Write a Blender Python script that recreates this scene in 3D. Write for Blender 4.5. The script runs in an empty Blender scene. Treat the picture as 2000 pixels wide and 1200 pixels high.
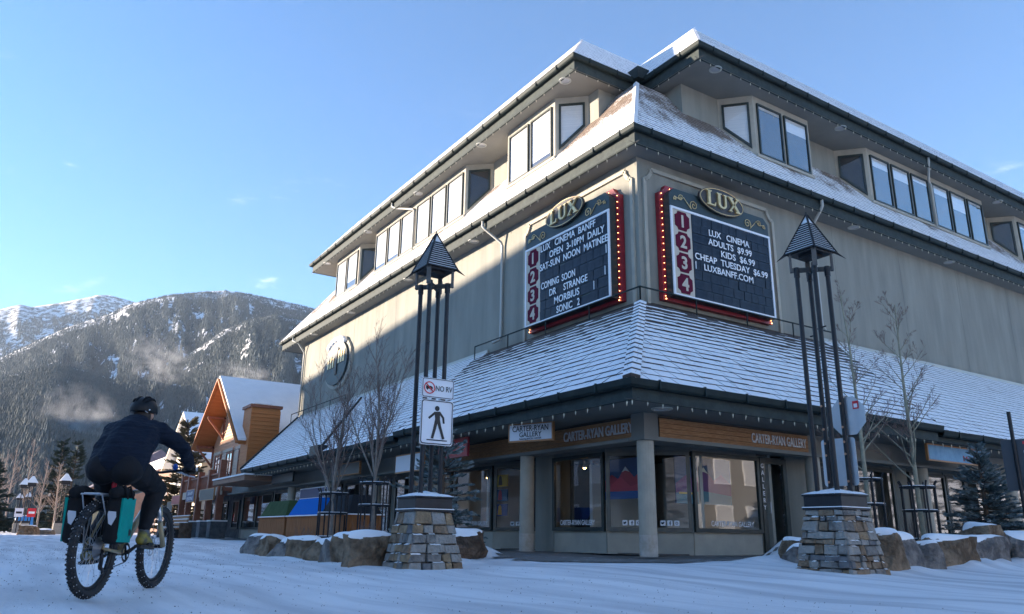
import bpy, math, random
import numpy as np
from mathutils import Vector, Matrix
R=random.Random(7)
scene=bpy.context.scene
COL=scene.collection
# ------------------------------------------------------------------ camera
def cam_axes(yaw,pitch,roll):
    a,p,r=[math.radians(v) for v in (yaw,pitch,roll)]
    f=Vector((-math.cos(a)*math.cos(p),math.sin(a)*math.cos(p),math.sin(p)))
    rt=f.cross(Vector((0,0,1))).normalized(); up=rt.cross(f)
    return rt*math.cos(r)+up*math.sin(r), -rt*math.sin(r)+up*math.cos(r), f
_r,_u,_f=cam_axes(33.121,16.416,0.793)
cd=bpy.data.cameras.new('camera'); cd.sensor_width=36; cd.lens=1508.983/2000*36; cd.clip_end=40000; cd.clip_start=.05
cam=bpy.data.objects.new('camera',cd); COL.objects.link(cam)
cam.matrix_world=Matrix(((_r.x,_u.x,-_f.x,15.844),(_r.y,_u.y,-_f.y,-14.799),(_r.z,_u.z,-_f.z,.393),(0,0,0,1)))
scene.camera=cam
# ------------------------------------------------------------------ sky, sun, exposure
SUN_EL=math.radians(10.0); SUN_AZ=math.radians(222)      # azimuth measured from +Y towards +X
w=bpy.data.worlds.new('World'); scene.world=w; w.use_nodes=True
nt=w.node_tree; nt.nodes.clear()
def N(t,k,**kw):
    n=t.nodes.new(k)
    for a,b in kw.items(): setattr(n,a,b)
    return n
sky=N(nt,'ShaderNodeTexSky',sky_type='NISHITA',sun_disc=False,sun_elevation=SUN_EL,sun_rotation=SUN_AZ,altitude=1400,air_density=1.25,dust_density=.1,ozone_density=5.0)
tc=N(nt,'ShaderNodeTexCoord'); mp=N(nt,'ShaderNodeMapping'); mp.inputs['Scale'].default_value=(3,3,9)
nz=N(nt,'ShaderNodeTexNoise'); nz.inputs['Scale'].default_value=2.2; nz.inputs['Detail'].default_value=9; nz.inputs['Roughness'].default_value=.62; nz.inputs['Distortion'].default_value=.4
nt.links.new(tc.outputs['Generated'],mp.inputs[0]); nt.links.new(mp.outputs[0],nz.inputs['Vector'])
cr=N(nt,'ShaderNodeMapRange'); cr.inputs[1].default_value=.61; cr.inputs[2].default_value=.84; cr.inputs[3].default_value=0; cr.inputs[4].default_value=.7; cr.interpolation_type='SMOOTHSTEP'
nt.links.new(nz.outputs[0],cr.inputs[0])
sp=N(nt,'ShaderNodeSeparateXYZ'); nt.links.new(tc.outputs['Generated'],sp.inputs[0])
band=N(nt,'ShaderNodeMapRange'); band.inputs[1].default_value=.55; band.inputs[2].default_value=.22; band.interpolation_type='SMOOTHSTEP'
nt.links.new(sp.outputs[2],band.inputs[0])
mul=N(nt,'ShaderNodeMath',operation='MULTIPLY'); nt.links.new(cr.outputs[0],mul.inputs[0]); nt.links.new(band.outputs[0],mul.inputs[1])
mixc=N(nt,'ShaderNodeMix',data_type='RGBA'); nt.links.new(mul.outputs[0],mixc.inputs['Factor'])
nt.links.new(sky.outputs[0],mixc.inputs['A']); mixc.inputs['B'].default_value=(9.0,8.6,8.4,1)
bg=N(nt,'ShaderNodeBackground'); bg.inputs[1].default_value=.10
wo=N(nt,'ShaderNodeOutputWorld'); nt.links.new(mixc.outputs['Result'],bg.inputs[0]); nt.links.new(bg.outputs[0],wo.inputs[0])
sl=bpy.data.lights.new('sun','SUN'); sl.energy=5.0; sl.angle=math.radians(.53); sl.color=(1,.83,.66)
so=bpy.data.objects.new('sun',sl); COL.objects.link(so)
sdir=Vector((math.sin(SUN_AZ)*math.cos(SUN_EL),math.cos(SUN_AZ)*math.cos(SUN_EL),math.sin(SUN_EL)))
so.rotation_euler=sdir.to_track_quat('Z','Y').to_euler(); so.location=sdir*200
vs=scene.view_settings; vs.view_transform='Standard'; vs.look='None'; vs.gamma=1; vs.use_curve_mapping=False
vs.exposure=2.08
# ------------------------------------------------------------------ materials
def mat(name,c,c2=None,sc=4.0,rough=.7,bump=0,bsc=30.0,metal=0,spec=.5,detail=6,lo=.35,hi=.65,emit=None,stretch=None,coat=0,coord='Object',bd=None):
    m=bpy.data.materials.new(name); m.use_nodes=True; t=m.node_tree
    b=t.nodes['Principled BSDF']; b.inputs['Roughness'].default_value=rough; b.inputs['Metallic'].default_value=metal
    b.inputs['Specular IOR Level'].default_value=spec; b.inputs['Base Color'].default_value=(*c,1); b.inputs['Coat Weight'].default_value=coat
    tcn=N(t,'ShaderNodeTexCoord'); vec=tcn.outputs[coord]
    if stretch:
        mpn=N(t,'ShaderNodeMapping'); mpn.inputs['Scale'].default_value=stretch; t.links.new(vec,mpn.inputs[0]); vec=mpn.outputs[0]
    if c2:
        n=N(t,'ShaderNodeTexNoise'); n.inputs['Scale'].default_value=sc; n.inputs['Detail'].default_value=detail; n.inputs['Roughness'].default_value=.6
        t.links.new(vec,n.inputs['Vector'])
        r=N(t,'ShaderNodeMapRange'); r.inputs[1].default_value=lo; r.inputs[2].default_value=hi; t.links.new(n.outputs[0],r.inputs[0])
        x=N(t,'ShaderNodeMix',data_type='RGBA'); x.inputs['A'].default_value=(*c,1); x.inputs['B'].default_value=(*c2,1)
        t.links.new(r.outputs[0],x.inputs['Factor']); t.links.new(x.outputs['Result'],b.inputs['Base Color'])
    if bump:
        n2=N(t,'ShaderNodeTexNoise'); n2.inputs['Scale'].default_value=bsc; n2.inputs['Detail'].default_value=5; t.links.new(vec,n2.inputs['Vector'])
        bp=N(t,'ShaderNodeBump'); bp.inputs['Strength'].default_value=min(bump,1); bp.inputs['Distance'].default_value=bd or .02*max(bump,1); t.links.new(n2.outputs[0],bp.inputs['Height']); t.links.new(bp.outputs[0],b.inputs['Normal'])
    if emit: b.inputs['Emission Color'].default_value=(*emit[:3],1); b.inputs['Emission Strength'].default_value=emit[3]
    return m
def glass_mat(name,tint=(1,1,1),rough=.01,boost=1.5,power=2.4):
    m=bpy.data.materials.new(name); m.use_nodes=True; t=m.node_tree; t.nodes.remove(t.nodes['Principled BSDF'])
    o=t.nodes['Material Output']; tr=N(t,'ShaderNodeBsdfTransparent'); tr.inputs[0].default_value=(*tint,1)
    gl=N(t,'ShaderNodeBsdfGlossy'); gl.inputs['Roughness'].default_value=rough; lw=N(t,'ShaderNodeLayerWeight'); lw.inputs[0].default_value=.5; pw=N(t,'ShaderNodeMath',operation='POWER'); t.links.new(lw.outputs['Facing'],pw.inputs[0]); pw.inputs[1].default_value=power; fr=N(t,'ShaderNodeMath',operation='MULTIPLY_ADD'); t.links.new(pw.outputs[0],fr.inputs[0]); fr.inputs[1].default_value=.85; fr.inputs[2].default_value=(boost-1)*.1
    n=N(t,'ShaderNodeTexNoise'); n.inputs['Scale'].default_value=.9; tcn=N(t,'ShaderNodeTexCoord'); t.links.new(tcn.outputs['Object'],n.inputs['Vector'])
    bp=N(t,'ShaderNodeBump'); bp.inputs['Strength'].default_value=.03; bp.inputs['Distance'].default_value=.05; t.links.new(n.outputs[0],bp.inputs['Height']); t.links.new(bp.outputs[0],gl.inputs['Normal'])
    mx=N(t,'ShaderNodeMixShader'); t.links.new(fr.outputs[0],mx.inputs[0]); t.links.new(tr.outputs[0],mx.inputs[1]); t.links.new(gl.outputs[0],mx.inputs[2]); t.links.new(mx.outputs[0],o.inputs[0])
    return m
def shingle_mat(name,wood,wood2,cover,streak=None):
    """weathered shingle with a dusting of snow that is thicker in patches"""
    m=bpy.data.materials.new(name); m.use_nodes=True; t=m.node_tree; b=t.nodes['Principled BSDF']; b.inputs['Roughness'].default_value=.75
    tcn=N(t,'ShaderNodeTexCoord'); vec=tcn.outputs['Object']
    geo=N(t,'ShaderNodeNewGeometry'); pos=geo.outputs['Position']
    n1=N(t,'ShaderNodeTexNoise'); n1.inputs['Scale'].default_value=6; n1.inputs['Detail'].default_value=6; t.links.new(pos,n1.inputs['Vector'])
    wx=N(t,'ShaderNodeMix',data_type='RGBA'); wx.inputs['A'].default_value=(*wood,1); wx.inputs['B'].default_value=(*wood2,1); t.links.new(n1.outputs[0],wx.inputs['Factor'])
    n2=N(t,'ShaderNodeTexNoise'); n2.inputs['Scale'].default_value=.55; n2.inputs['Detail'].default_value=9; n2.inputs['Roughness'].default_value=.7; t.links.new(pos,n2.inputs['Vector'])
    add=n2.outputs[0]
    if streak is not None:     # (z_low, z_high, amount): melted towards the top of the slope
        s=N(t,'ShaderNodeSeparateXYZ'); t.links.new(pos,s.inputs[0]); g=N(t,'ShaderNodeMapRange'); g.inputs[1].default_value=streak[0]; g.inputs[2].default_value=streak[1]; g.inputs[3].default_value=0; g.inputs[4].default_value=-streak[2]
        t.links.new(s.outputs[2],g.inputs[0]); ad=N(t,'ShaderNodeMath',operation='ADD'); t.links.new(n2.outputs[0],ad.inputs[0]); t.links.new(g.outputs[0],ad.inputs[1]); add=ad.outputs[0]
    n3=N(t,'ShaderNodeTexNoise'); n3.inputs['Scale'].default_value=14; n3.inputs['Detail'].default_value=4; t.links.new(pos,n3.inputs['Vector'])
    m3=N(t,'ShaderNodeMath',operation='MULTIPLY_ADD'); t.links.new(n3.outputs[0],m3.inputs[0]); m3.inputs[1].default_value=.35; t.links.new(add,m3.inputs[2])
    r=N(t,'ShaderNodeMapRange'); r.inputs[1].default_value=cover; r.inputs[2].default_value=cover+.13; t.links.new(m3.outputs[0],r.inputs[0])
    x=N(t,'ShaderNodeMix',data_type='RGBA'); t.links.new(wx.outputs['Result'],x.inputs['A']); x.inputs['B'].default_value=(.87,.865,.865,1); t.links.new(r.outputs[0],x.inputs['Factor']); t.links.new(x.outputs['Result'],b.inputs['Base Color'])
    return m
MAT={}
MAT['snow']=mat('fresh snow',(.89,.88,.87),(.83,.825,.82),sc=1.5,rough=.65,bump=.5,bsc=9)
MAT['stucco']=mat('painted stucco wall',(.212,.209,.180),(.287,.28,.236),sc=1.5,rough=.9,bump=.35,bsc=60,stretch=(1,1,.16),detail=9)
MAT['stucco_light']=mat('pale stucco trim',(.42,.39,.32),(.35,.33,.275),sc=2,rough=.9,bump=.25,bsc=70)
MAT['soffit']=mat('grey painted soffit',(.20,.195,.172),(.165,.162,.145),sc=.8,rough=.85,bump=.1,bsc=40)
MAT['green_metal']=mat('dark green painted metal',(.014,.022,.022),(.022,.033,.032),sc=3,rough=.62,spec=.2)
MAT['fascia']=mat('dark green fascia board',(.026,.036,.036),(.042,.056,.053),sc=5,rough=.7,spec=.25,bump=.2,bsc=25)
MAT['shingle_edge']=mat('dark shingle butt',(.035,.028,.024),(.07,.05,.04),sc=8,rough=.85)
MAT['shingle']=shingle_mat('snow dusted cedar shingle',(.16,.11,.08),(.27,.20,.15),.425)
MAT['shingle_upper']=shingle_mat('upper cedar shingle half bare of snow',(.15,.11,.085),(.27,.21,.165),.43,(12.3,14.3,.22))
MAT['shingle_top']=shingle_mat('top roof shingle under snow',(.16,.12,.10),(.25,.2,.16),.22)
MAT['column']=mat('concrete column',(.46,.42,.34),(.38,.345,.28),sc=2.5,rough=.85,bump=.2,bsc=50)
MAT['pipe']=mat('grey enamelled downpipe',(.42,.42,.38),rough=.45)
MAT['frame']=mat('dark green window frame',(.016,.024,.022),(.03,.042,.038),sc=6,rough=.4)
MAT['bronze']=mat('bronze window mullion',(.10,.09,.075),(.15,.14,.11),sc=4,rough=.45)
MAT['glass']=glass_mat('window glass',boost=1.7,power=1.8)
MAT['shopglass']=glass_mat('shop window glass',tint=(.88,.9,.88),boost=1.6,power=2.3)
MAT['blind']=mat('white window blind',(.72,.72,.70),(.62,.63,.63),sc=.6,rough=.8,stretch=(.3,.3,26))
MAT['roomshade']=mat('dark paint for room shade',(.035,.035,.038),(.06,.055,.05),sc=1.3,rough=.9)  # dark colour stands in for the shade inside unlit rooms
MAT['gallerywall']=mat('gallery wall paint',(.62,.60,.56),rough=.9)
MAT['cedar']=mat('oiled cedar board',(.26,.125,.055),(.40,.22,.11),sc=5,rough=.75,spec=.2,bump=.2,bsc=30,stretch=(1.2,1.2,14))
MAT['cedar_bin']=mat('stained cedar slat',(.23,.085,.03),(.33,.14,.055),sc=4,rough=.8,spec=.15,stretch=(6,6,.7),bump=.2)
MAT['letter_grey']=mat('brushed metal letter',(.52,.52,.53),rough=.4,metal=.2)
MAT['white']=mat('white vinyl lettering',(.82,.83,.85),rough=.6)
MAT['black']=mat('black powder coat',(.012,.012,.014),(.02,.02,.023),sc=7,rough=.45,spec=.35)
MAT['red']=mat('red enamel',(.34,.02,.03),(.26,.015,.025),sc=3,rough=.45)
MAT['gold']=mat('gilded letter',(.75,.55,.28),(.62,.43,.19),sc=6,rough=.35,metal=.35)
MAT['oval']=mat('dark brown oval sign face',(.028,.022,.02),(.05,.04,.033),sc=6,rough=.5)
MAT['bandgreen']=mat('dark green sign band',(.016,.032,.034),rough=.5)
MAT['cream']=mat('cream sign panel',(.58,.52,.43),(.52,.46,.38),sc=2,rough=.8,spec=.2)
MAT['plum']=mat('plum number plate',(.11,.012,.032),rough=.8,spec=.1)
MAT['bulb']=mat('lit marquee bulb',(1,.7,.4),emit=(1,.5,.18,2.0))
MAT['fairy']=mat('ivory string bulb',(.75,.68,.5),rough=.3)
MAT['tile']=mat('navy letter tile',(.010,.016,.028),(.022,.034,.054),sc=1.1,rough=.4,spec=.18,lo=.4,hi=.6)
MAT['silver']=mat('bare aluminium',(.55,.56,.58),(.48,.49,.51),sc=3,rough=.42,metal=.75)
MAT['signwhite']=mat('white sign face',(.78,.78,.80),rough=.5)
MAT['signblack']=mat('black sign print',(.012,.010,.010),rough=.5)
MAT['signred']=mat('red sign print',(.62,.02,.03),rough=.5)
MAT['copper']=mat('copper clamp',(.6,.32,.2),rough=.3,metal=.9)
MAT['pavement']=mat('salted grey paving',(.10,.088,.078),(.16,.145,.13),sc=5,rough=.85,bump=.3,bsc=30)
# ------------------------------------------------------------------ mesh building
def W(o):
    m=o.matrix_basis.copy()
    while o.parent: o=o.parent; m=o.matrix_basis@m
    return m
def link(name,me,parent=None):
    o=bpy.data.objects.new(name,me); COL.objects.link(o)
    if parent: o.parent=parent
    return o
def tag(o,label=None,cat=None,group=None,kind=None):
    if label: o['label']=label
    if cat: o['category']=cat
    if group: o['group']=group
    if kind: o['kind']=kind
    return o
def empty(name,loc=(0,0,0),rz=0,label=None,cat=None,group=None):
    o=link(name,None); o.location=loc; o.rotation_euler=(0,0,rz); o.empty_display_size=.2
    return tag(o,label,cat,group)
class MB:
    def __init__(s): s.v=[]; s.f=[]; s.m=[]; s.T=None
    def add(s,vs,fs,mi=0):
        b=len(s.v)
        if s.T is not None: vs=[tuple(s.T@Vector(p)) for p in vs]
        s.v+= [tuple(p) for p in vs]; s.f+=[tuple(b+i for i in f) for f in fs]; s.m+=[mi]*len(fs); return s
    def poly(s,pts,mi=0): return s.add(pts,[tuple(range(len(pts)))],mi)
    def bx(s,x0,x1,y0,y1,z0,z1,mi=0):
        return s.add([(x0,y0,z0),(x1,y0,z0),(x1,y1,z0),(x0,y1,z0),(x0,y0,z1),(x1,y0,z1),(x1,y1,z1),(x0,y1,z1)],[(0,3,2,1),(4,5,6,7),(0,1,5,4),(1,2,6,5),(2,3,7,6),(3,0,4,7)],mi)
    def prism(s,pts,off,mi=0):       # polygon (3-D points) pushed along a vector
        n=len(pts); a=[Vector(p) for p in pts]; o=Vector(off)
        fs=[tuple(range(n))[::-1],tuple(range(n,2*n))]+[(i,(i+1)%n,n+(i+1)%n,n+i) for i in range(n)]
        return s.add(a+[p+o for p in a],fs,mi)
    def bar(s,p,q,wd,ht,mi=0,up=(0,0,1)):
        p=Vector(p);q=Vector(q); d=(q-p).normalized(); x=d.cross(Vector(up))
        if x.length<1e-4: x=d.cross(Vector((1,0,0)))
        x.normalize(); y=x.cross(d); x=x*wd/2; y=y*ht/2
        return s.add([p-x-y,p+x-y,p+x+y,p-x+y,q-x-y,q+x-y,q+x+y,q-x+y],[(0,3,2,1),(4,5,6,7),(0,1,5,4),(1,2,6,5),(2,3,7,6),(3,0,4,7)],mi)
    def tube(s,path,rad,n=8,mi=0,cap=True,squash=None):
        path=[Vector(p) for p in path]; k=len(path)
        if not hasattr(rad,'__len__'): rad=[rad]*k
        vs=[];prev=None
        for i,p in enumerate(path):
            d=(path[min(i+1,k-1)]-path[max(i-1,0)])
            d=d.normalized() if d.length>1e-9 else Vector((0,0,1))
            if prev is None:
                x=d.cross(Vector((0,0,1)) if abs(d.z)<.95 else Vector((1,0,0))).normalized()
            else:
                x=prev-d*prev.dot(d); x=x.normalized() if x.length>1e-6 else d.orthogonal().normalized()
            prev=x; y=d.cross(x)
            for j in range(n):
                a=2*math.pi*j/n; vs.append(p+(x*math.cos(a)+y*math.sin(a))*rad[i])
        fs=[(i*n+j,i*n+(j+1)%n,(i+1)*n+(j+1)%n,(i+1)*n+j) for i in range(k-1) for j in range(n)]
        if cap: fs+=[tuple(range(n))[::-1],tuple((k-1)*n+j for j in range(n))]
        return s.add(vs,fs,mi)
    def lathe(s,prof,c,n=20,mi=0,axis='z'):
        vs=[]
        for r,h in prof:
            for j in range(n):
                a=2*math.pi*j/n; p=(r*math.cos(a),r*math.sin(a),h)
                if axis=='y': p=(p[0],p[2],p[1])
                vs.append((c[0]+p[0],c[1]+p[1],c[2]+p[2]))
        k=len(prof); fs=[(i*n+j,i*n+(j+1)%n,(i+1)*n+(j+1)%n,(i+1)*n+j) for i in range(k-1) for j in range(n)]
        fs+=[tuple(range(n))[::-1],tuple((k-1)*n+j for j in range(n))]
        return s.add(vs,fs,mi)
    def ball(s,c,r,n=8,m=6,mi=0,sc=(1,1,1),T=None):
        vs=[];
        for i in range(m+1):
            t=math.pi*i/m
            for j in range(n):
                a=2*math.pi*j/n; p=Vector((r*sc[0]*math.sin(t)*math.cos(a),r*sc[1]*math.sin(t)*math.sin(a),r*sc[2]*math.cos(t)))
                if T is not None: p=T@p
                vs.append(Vector(c)+p)
        fs=[(i*n+j,(i+1)*n+j,(i+1)*n+(j+1)%n,i*n+(j+1)%n) for i in range(m) for j in range(n)]
        return s.add(vs,fs,mi)
    def sweep(s,path,z,prof,mi=0,closed=True):   # axis-aligned plan path; profile (outward offset, dz); outward = right of travel
        P=[Vector((p[0],p[1])) for p in path]; k=len(P); offs=[]
        for i in range(k):
            ns=[]
            if i>0: d=(P[i]-P[i-1]).normalized(); ns.append(Vector((d.y,-d.x)))
            if i<k-1: d=(P[i+1]-P[i]).normalized(); ns.append(Vector((d.y,-d.x)))
            offs.append(ns[0] if len(ns)==1 or (ns[0]-ns[1]).length<1e-6 else ns[0]+ns[1])
        vs=[(P[i].x+offs[i].x*o,P[i].y+offs[i].y*o,z+h) for i in range(k) for o,h in prof]; m=len(prof)
        rng=range(m) if closed else range(m-1)
        fs=[(i*m+j,(i+1)*m+j,(i+1)*m+(j+1)%m,i*m+(j+1)%m) for i in range(k-1) for j in rng]
        if closed: fs+=[tuple(range(m)),tuple((k-1)*m+j for j in range(m))[::-1]]
        return s.add(vs,fs,mi)
    def obj(s,name,mats,parent=None,smooth=False,local=False,label=None,cat=None,group=None,kind=None,bevel=0):
        if not isinstance(mats,(list,tuple)): mats=[mats]
        vs=s.v
        if parent is not None and not local:
            M=W(parent).inverted(); vs=[tuple(M@Vector(p)) for p in vs]
        me=bpy.data.meshes.new(name); me.from_pydata(vs,[],s.f)
        for m in mats: me.materials.append(MAT[m] if isinstance(m,str) else m)
        me.polygons.foreach_set('material_index',s.m)
        if smooth: me.polygons.foreach_set('use_smooth',[True]*len(me.polygons))
        me.validate(); me.update()
        o=link(name,me,parent); tag(o,label,cat,group,kind)
        if bevel:
            b=o.modifiers.new('bevel','BEVEL'); b.width=bevel; b.segments=2; b.limit_method='ANGLE'; b.angle_limit=math.radians(40)
        return o
def np_mesh(name,verts,faces,mats,parent=None,smooth=False,mi=None):
    """fast mesh from numpy arrays (all faces the same size)"""
    me=bpy.data.meshes.new(name); nv=len(verts); nf,k=faces.shape
    me.vertices.add(nv); me.vertices.foreach_set('co',np.asarray(verts,np.float32).ravel())
    me.loops.add(nf*k); me.loops.foreach_set('vertex_index',faces.astype(np.int32).ravel())
    me.polygons.add(nf); me.polygons.foreach_set('loop_start',np.arange(0,nf*k,k,dtype=np.int32))
    for m in mats: me.materials.append(MAT[m] if isinstance(m,str) else m)
    if mi is not None: me.polygons.foreach_set('material_index',mi.astype(np.int32))
    me.polygons.foreach_set('use_smooth',np.full(nf,smooth)); me.update(calc_edges=True); me.validate()
    return link(name,me,parent)
def frame(o,u,n,v=(0,0,1)):          # local x along u, y along v, z along the outward normal n
    u=Vector(u);n=Vector(n);v=Vector(v)
    return Matrix(((u.x,v.x,n.x,o[0]),(u.y,v.y,n.y,o[1]),(u.z,v.z,n.z,o[2]),(0,0,0,1)))
def LF(x,y,z): return frame((x,y,z),(1,0,0),(0,-1,0))     # on the left street front
def RF(x,y,z): return frame((x,y,z),(0,1,0),(1,0,0))      # on the right street front
_tcache={}
def text(mb,body,T,size,depth=.01,bold=0,sx=1,mi=0,align='CENTER',spacing=1.0,width=None):
    key=(body,bold,align,spacing)
    if key not in _tcache:
        cu=bpy.data.curves.new('lettering','FONT'); cu.body=body; cu.size=1; cu.offset=bold; cu.extrude=.5; cu.align_x=align; cu.resolution_u=3; cu.space_character=spacing
        ob=bpy.data.objects.new('lettering',cu); COL.objects.link(ob); dg=bpy.context.evaluated_depsgraph_get(); me=bpy.data.meshes.new_from_object(ob.evaluated_get(dg))
        _tcache[key]=([v.co.copy() for v in me.vertices],[tuple(p.vertices) for p in me.polygons])
        bpy.data.objects.remove(ob); bpy.data.curves.remove(cu); bpy.data.meshes.remove(me)
    vs,fs=_tcache[key]
    if width:
        xs=[v.x for v in vs]; sx=width/((max(xs)-min(xs))*size)
    mb.add([T@Vector((v.x*size*sx,v.y*size,(v.z+.5)*depth)) for v in vs],fs,mi)
def lerp(a,b,t): return a+(b-a)*t
def sst(a,b,x): t=min(1,max(0,(x-a)/(b-a))); return t*t*(3-2*t)
def hsh(i,j=0,k=0):
    s=math.sin(i*127.1+j*311.7+k*74.7)*43758.5453; return s-math.floor(s)
def copy_tree(o,parent=None):
    c=o.copy(); COL.objects.link(c); c.parent=parent
    for ch in list(o.children): copy_tree(ch,c)
    return c
# ------------------------------------------------------------------ ground
MOUNDS=[(4.0,-8.1,.6,.45,.10),(3.0,-7.9,.5,.4,.06),(8.6,-4.3,.9,.9,.05),(4.1,-9.75,1.2,.35,.07),(6.0,-9.5,.5,.6,.05),(6.3,-2.2,.55,.8,.18),(5.6,-1.2,.5,.5,.12),(6.9,-3.9,.5,.6,.1),(8.5,-2.6,.4,.8,.1),
        (8.3,.2,.35,1.0,.17),(8.1,2.4,.4,1.3,.2),(8.2,5.2,.45,1.6,.22),(8.2,9,.5,3,.24),(-.5,-9.9,3.5,.3,.06),(-4.2,-8.2,.5,2.0,.1)]
def boxm(x,a,b,s): return sst(a-s,a+s,x)*(1-sst(b-s,b+s,x))
def ground_z(x,y):
    d=max(x-3.7,-3.45-y); z=-.15+.15*(1-sst(1.8,7.5,d))
    if -12<x<14 and -14<y<22:
        for mx,my,sx,sy,h in MOUNDS:
            q=((x-mx)/sx)**2+((y-my)/sy)**2
            if q<9: z+=h*math.exp(-q)*(.85+.3*math.sin(x*5.1+y*3.3)*math.sin(y*6.7-x*2.9))
        z+=.27*boxm(x,-3.2,2.7,.4)*boxm(y,-9.1,-6.4,.3)*(1+.25*math.sin(x*2.1)*math.sin(y*3.4))
        z+=.30*boxm(x,5.0,7.3,.3)*boxm(y,-1.6,16,.4)*(1+.2*math.sin(x*3.1+y*1.7))
    z-=.03*boxm(d,-30,1.7,.4)
    if -60<x<16 and -15<y<-7.5:
        for yc,k,wd,dp in ((-10.3,.05,.16,.022),(-11.75,.05,.16,.024),(-12.6,-.03,.13,.016),(-13.9,-.02,.16,.02),(-9.2,.16,.14,.014)):
            c_=yc+k*(x-6)+.12*math.sin(x*.35+yc); q=(y-c_)/wd
            if abs(q)<4: z+=dp*(-math.exp(-q*q)+.55*math.exp(-(abs(q)-1.7)**2*2))*(.75+.25*math.sin(x*3.1+yc))
    z+=.012*math.sin(x*.9+1.3*y)+.008*math.sin(2.3*x-.7*y)
    return z
def axis(parts):
    o=[]
    for a,b,n in parts: o+=list(np.linspace(a,b,n,endpoint=False))
    return o+[parts[-1][1]]
xs=axis([(-9000,-300,14),(-300,-60,26),(-60,-6,90),(-6,13,150),(13,30,40),(30,200,12),(200,6000,8)])
ys=axis([(-6000,-200,8),(-200,-30,14),(-30,-15,40),(-15,8,210),(8,24,40),(24,200,14),(200,9000,10)])
gv=np.array([(x,y,ground_z(x,y)) for y in ys for x in xs]); nx,ny=len(xs),len(ys)
ii=np.arange((nx-1)*(ny-1)); i0=(ii//(nx-1))*nx+ii%(nx-1)
gf=np.stack([i0,i0+1,i0+nx+1,i0+nx],1)
m=mat('packed snow road',(.87,.865,.86),(.74,.735,.74),sc=.5,rough=.7,lo=.38,hi=.72); MAT['road']=m
t=m.node_tree; b=t.nodes['Principled BSDF']; geo=N(t,'ShaderNodeNewGeometry')
mp1=N(t,'ShaderNodeMapping'); mp1.inputs['Rotation'].default_value=(0,0,math.radians(10)); mp1.inputs['Scale'].default_value=(.12,1.5,1); t.links.new(geo.outputs['Position'],mp1.inputs[0])
tr=N(t,'ShaderNodeTexNoise'); tr.inputs['Scale'].default_value=1.6; tr.inputs['Detail'].default_value=7; t.links.new(mp1.outputs[0],tr.inputs['Vector'])
fn=N(t,'ShaderNodeTexNoise'); fn.inputs['Scale'].default_value=11; fn.inputs['Detail'].default_value=8; fn.inputs['Roughness'].default_value=.7; t.links.new(geo.outputs['Position'],fn.inputs['Vector'])
gr=N(t,'ShaderNodeTexNoise'); gr.inputs['Scale'].default_value=75; gr.inputs['Detail'].default_value=3; t.links.new(geo.outputs['Position'],gr.inputs['Vector'])
gm=N(t,'ShaderNodeMapRange'); gm.inputs[1].default_value=.66; gm.inputs[2].default_value=.74; gm.inputs[4].default_value=.6; t.links.new(gr.outputs[0],gm.inputs[0])
cm=N(t,'ShaderNodeMapRange'); cm.inputs[1].default_value=.42; cm.inputs[2].default_value=.64; cm.inputs[4].default_value=.6; t.links.new(tr.outputs[0],cm.inputs[0])
old=b.inputs['Base Color'].links[0].from_socket
x1=N(t,'ShaderNodeMix',data_type='RGBA'); t.links.new(cm.outputs[0],x1.inputs['Factor']); t.links.new(old,x1.inputs['A']); x1.inputs['B'].default_value=(.46,.455,.465,1)
x2=N(t,'ShaderNodeMix',data_type='RGBA'); t.links.new(gm.outputs[0],x2.inputs['Factor']); t.links.new(x1.outputs['Result'],x2.inputs['A']); x2.inputs['B'].default_value=(.25,.23,.22,1); t.links.new(x2.outputs['Result'],b.inputs['Base Color'])
ad=N(t,'ShaderNodeMath',operation='MULTIPLY_ADD'); t.links.new(tr.outputs[0],ad.inputs[0]); ad.inputs[1].default_value=.9; t.links.new(fn.outputs[0],ad.inputs[2])
bp=N(t,'ShaderNodeBump'); bp.inputs['Strength'].default_value=.8; bp.inputs['Distance'].default_value=.045; t.links.new(ad.outputs[0],bp.inputs['Height']); t.links.new(bp.outputs[0],b.inputs['Normal'])
go=np_mesh('snowy_street',gv,gf,['road'],smooth=True); go['kind']='structure'
# bare paving in front of the shops, with a ragged snow edge
edge=[(2.7,20),(4.7,20),(4.7,3),(4.65,0),(5.3,-2.0),(5.95,-3.6),(6.2,-5.1),(5.8,-6.5),(4.8,-7.2),(3.4,-6.9),(1.3,-5.85),(-3,-5.7),(-31,-5.6),(-31,-2.5)]
pvv=[];pvf=[];pidx={}
def inside(x,y):
    c=False; n=len(edge)
    for k in range(n):
        (x1,y1),(x2,y2)=edge[k],edge[(k+1)%n]
        if (y1>y)!=(y2>y) and x<(x2-x1)*(y-y1)/(y2-y1)+x1: c=not c
    return c
edge=edge+[(2.7,-2.5)]
def pave(x0,x1,y0,y1,s):
    for i in range(int((x1-x0)/s)):
        for j in range(int((y1-y0)/s)):
            cx,cy=x0+(i+.5)*s,y0+(j+.5)*s; w_=.13*math.sin(cx*7+cy*5)+.09*math.sin(cx*17-cy*13)+.06*math.sin(cx*31+cy*37)
            if inside(cx+w_*.7,cy+w_*.7):
                q=[]
                for a_,b_ in ((0,0),(1,0),(1,1),(0,1)):
                    k=(round((x0+(i+a_)*s)*1000),round((y0+(j+b_)*s)*1000))
                    if k not in pidx: pidx[k]=len(pvv); pvv.append((k[0]/1000,k[1]/1000,ground_z(k[0]/1000,k[1]/1000)+.012))
                    q.append(pidx[k])
                pvf.append(q)
pave(-1,7.6,-8.1,3.3,.1); pave(2.7,4.95,3.3,20,.25); pave(-31,-1,-6.1,-2.6,.25)
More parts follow.
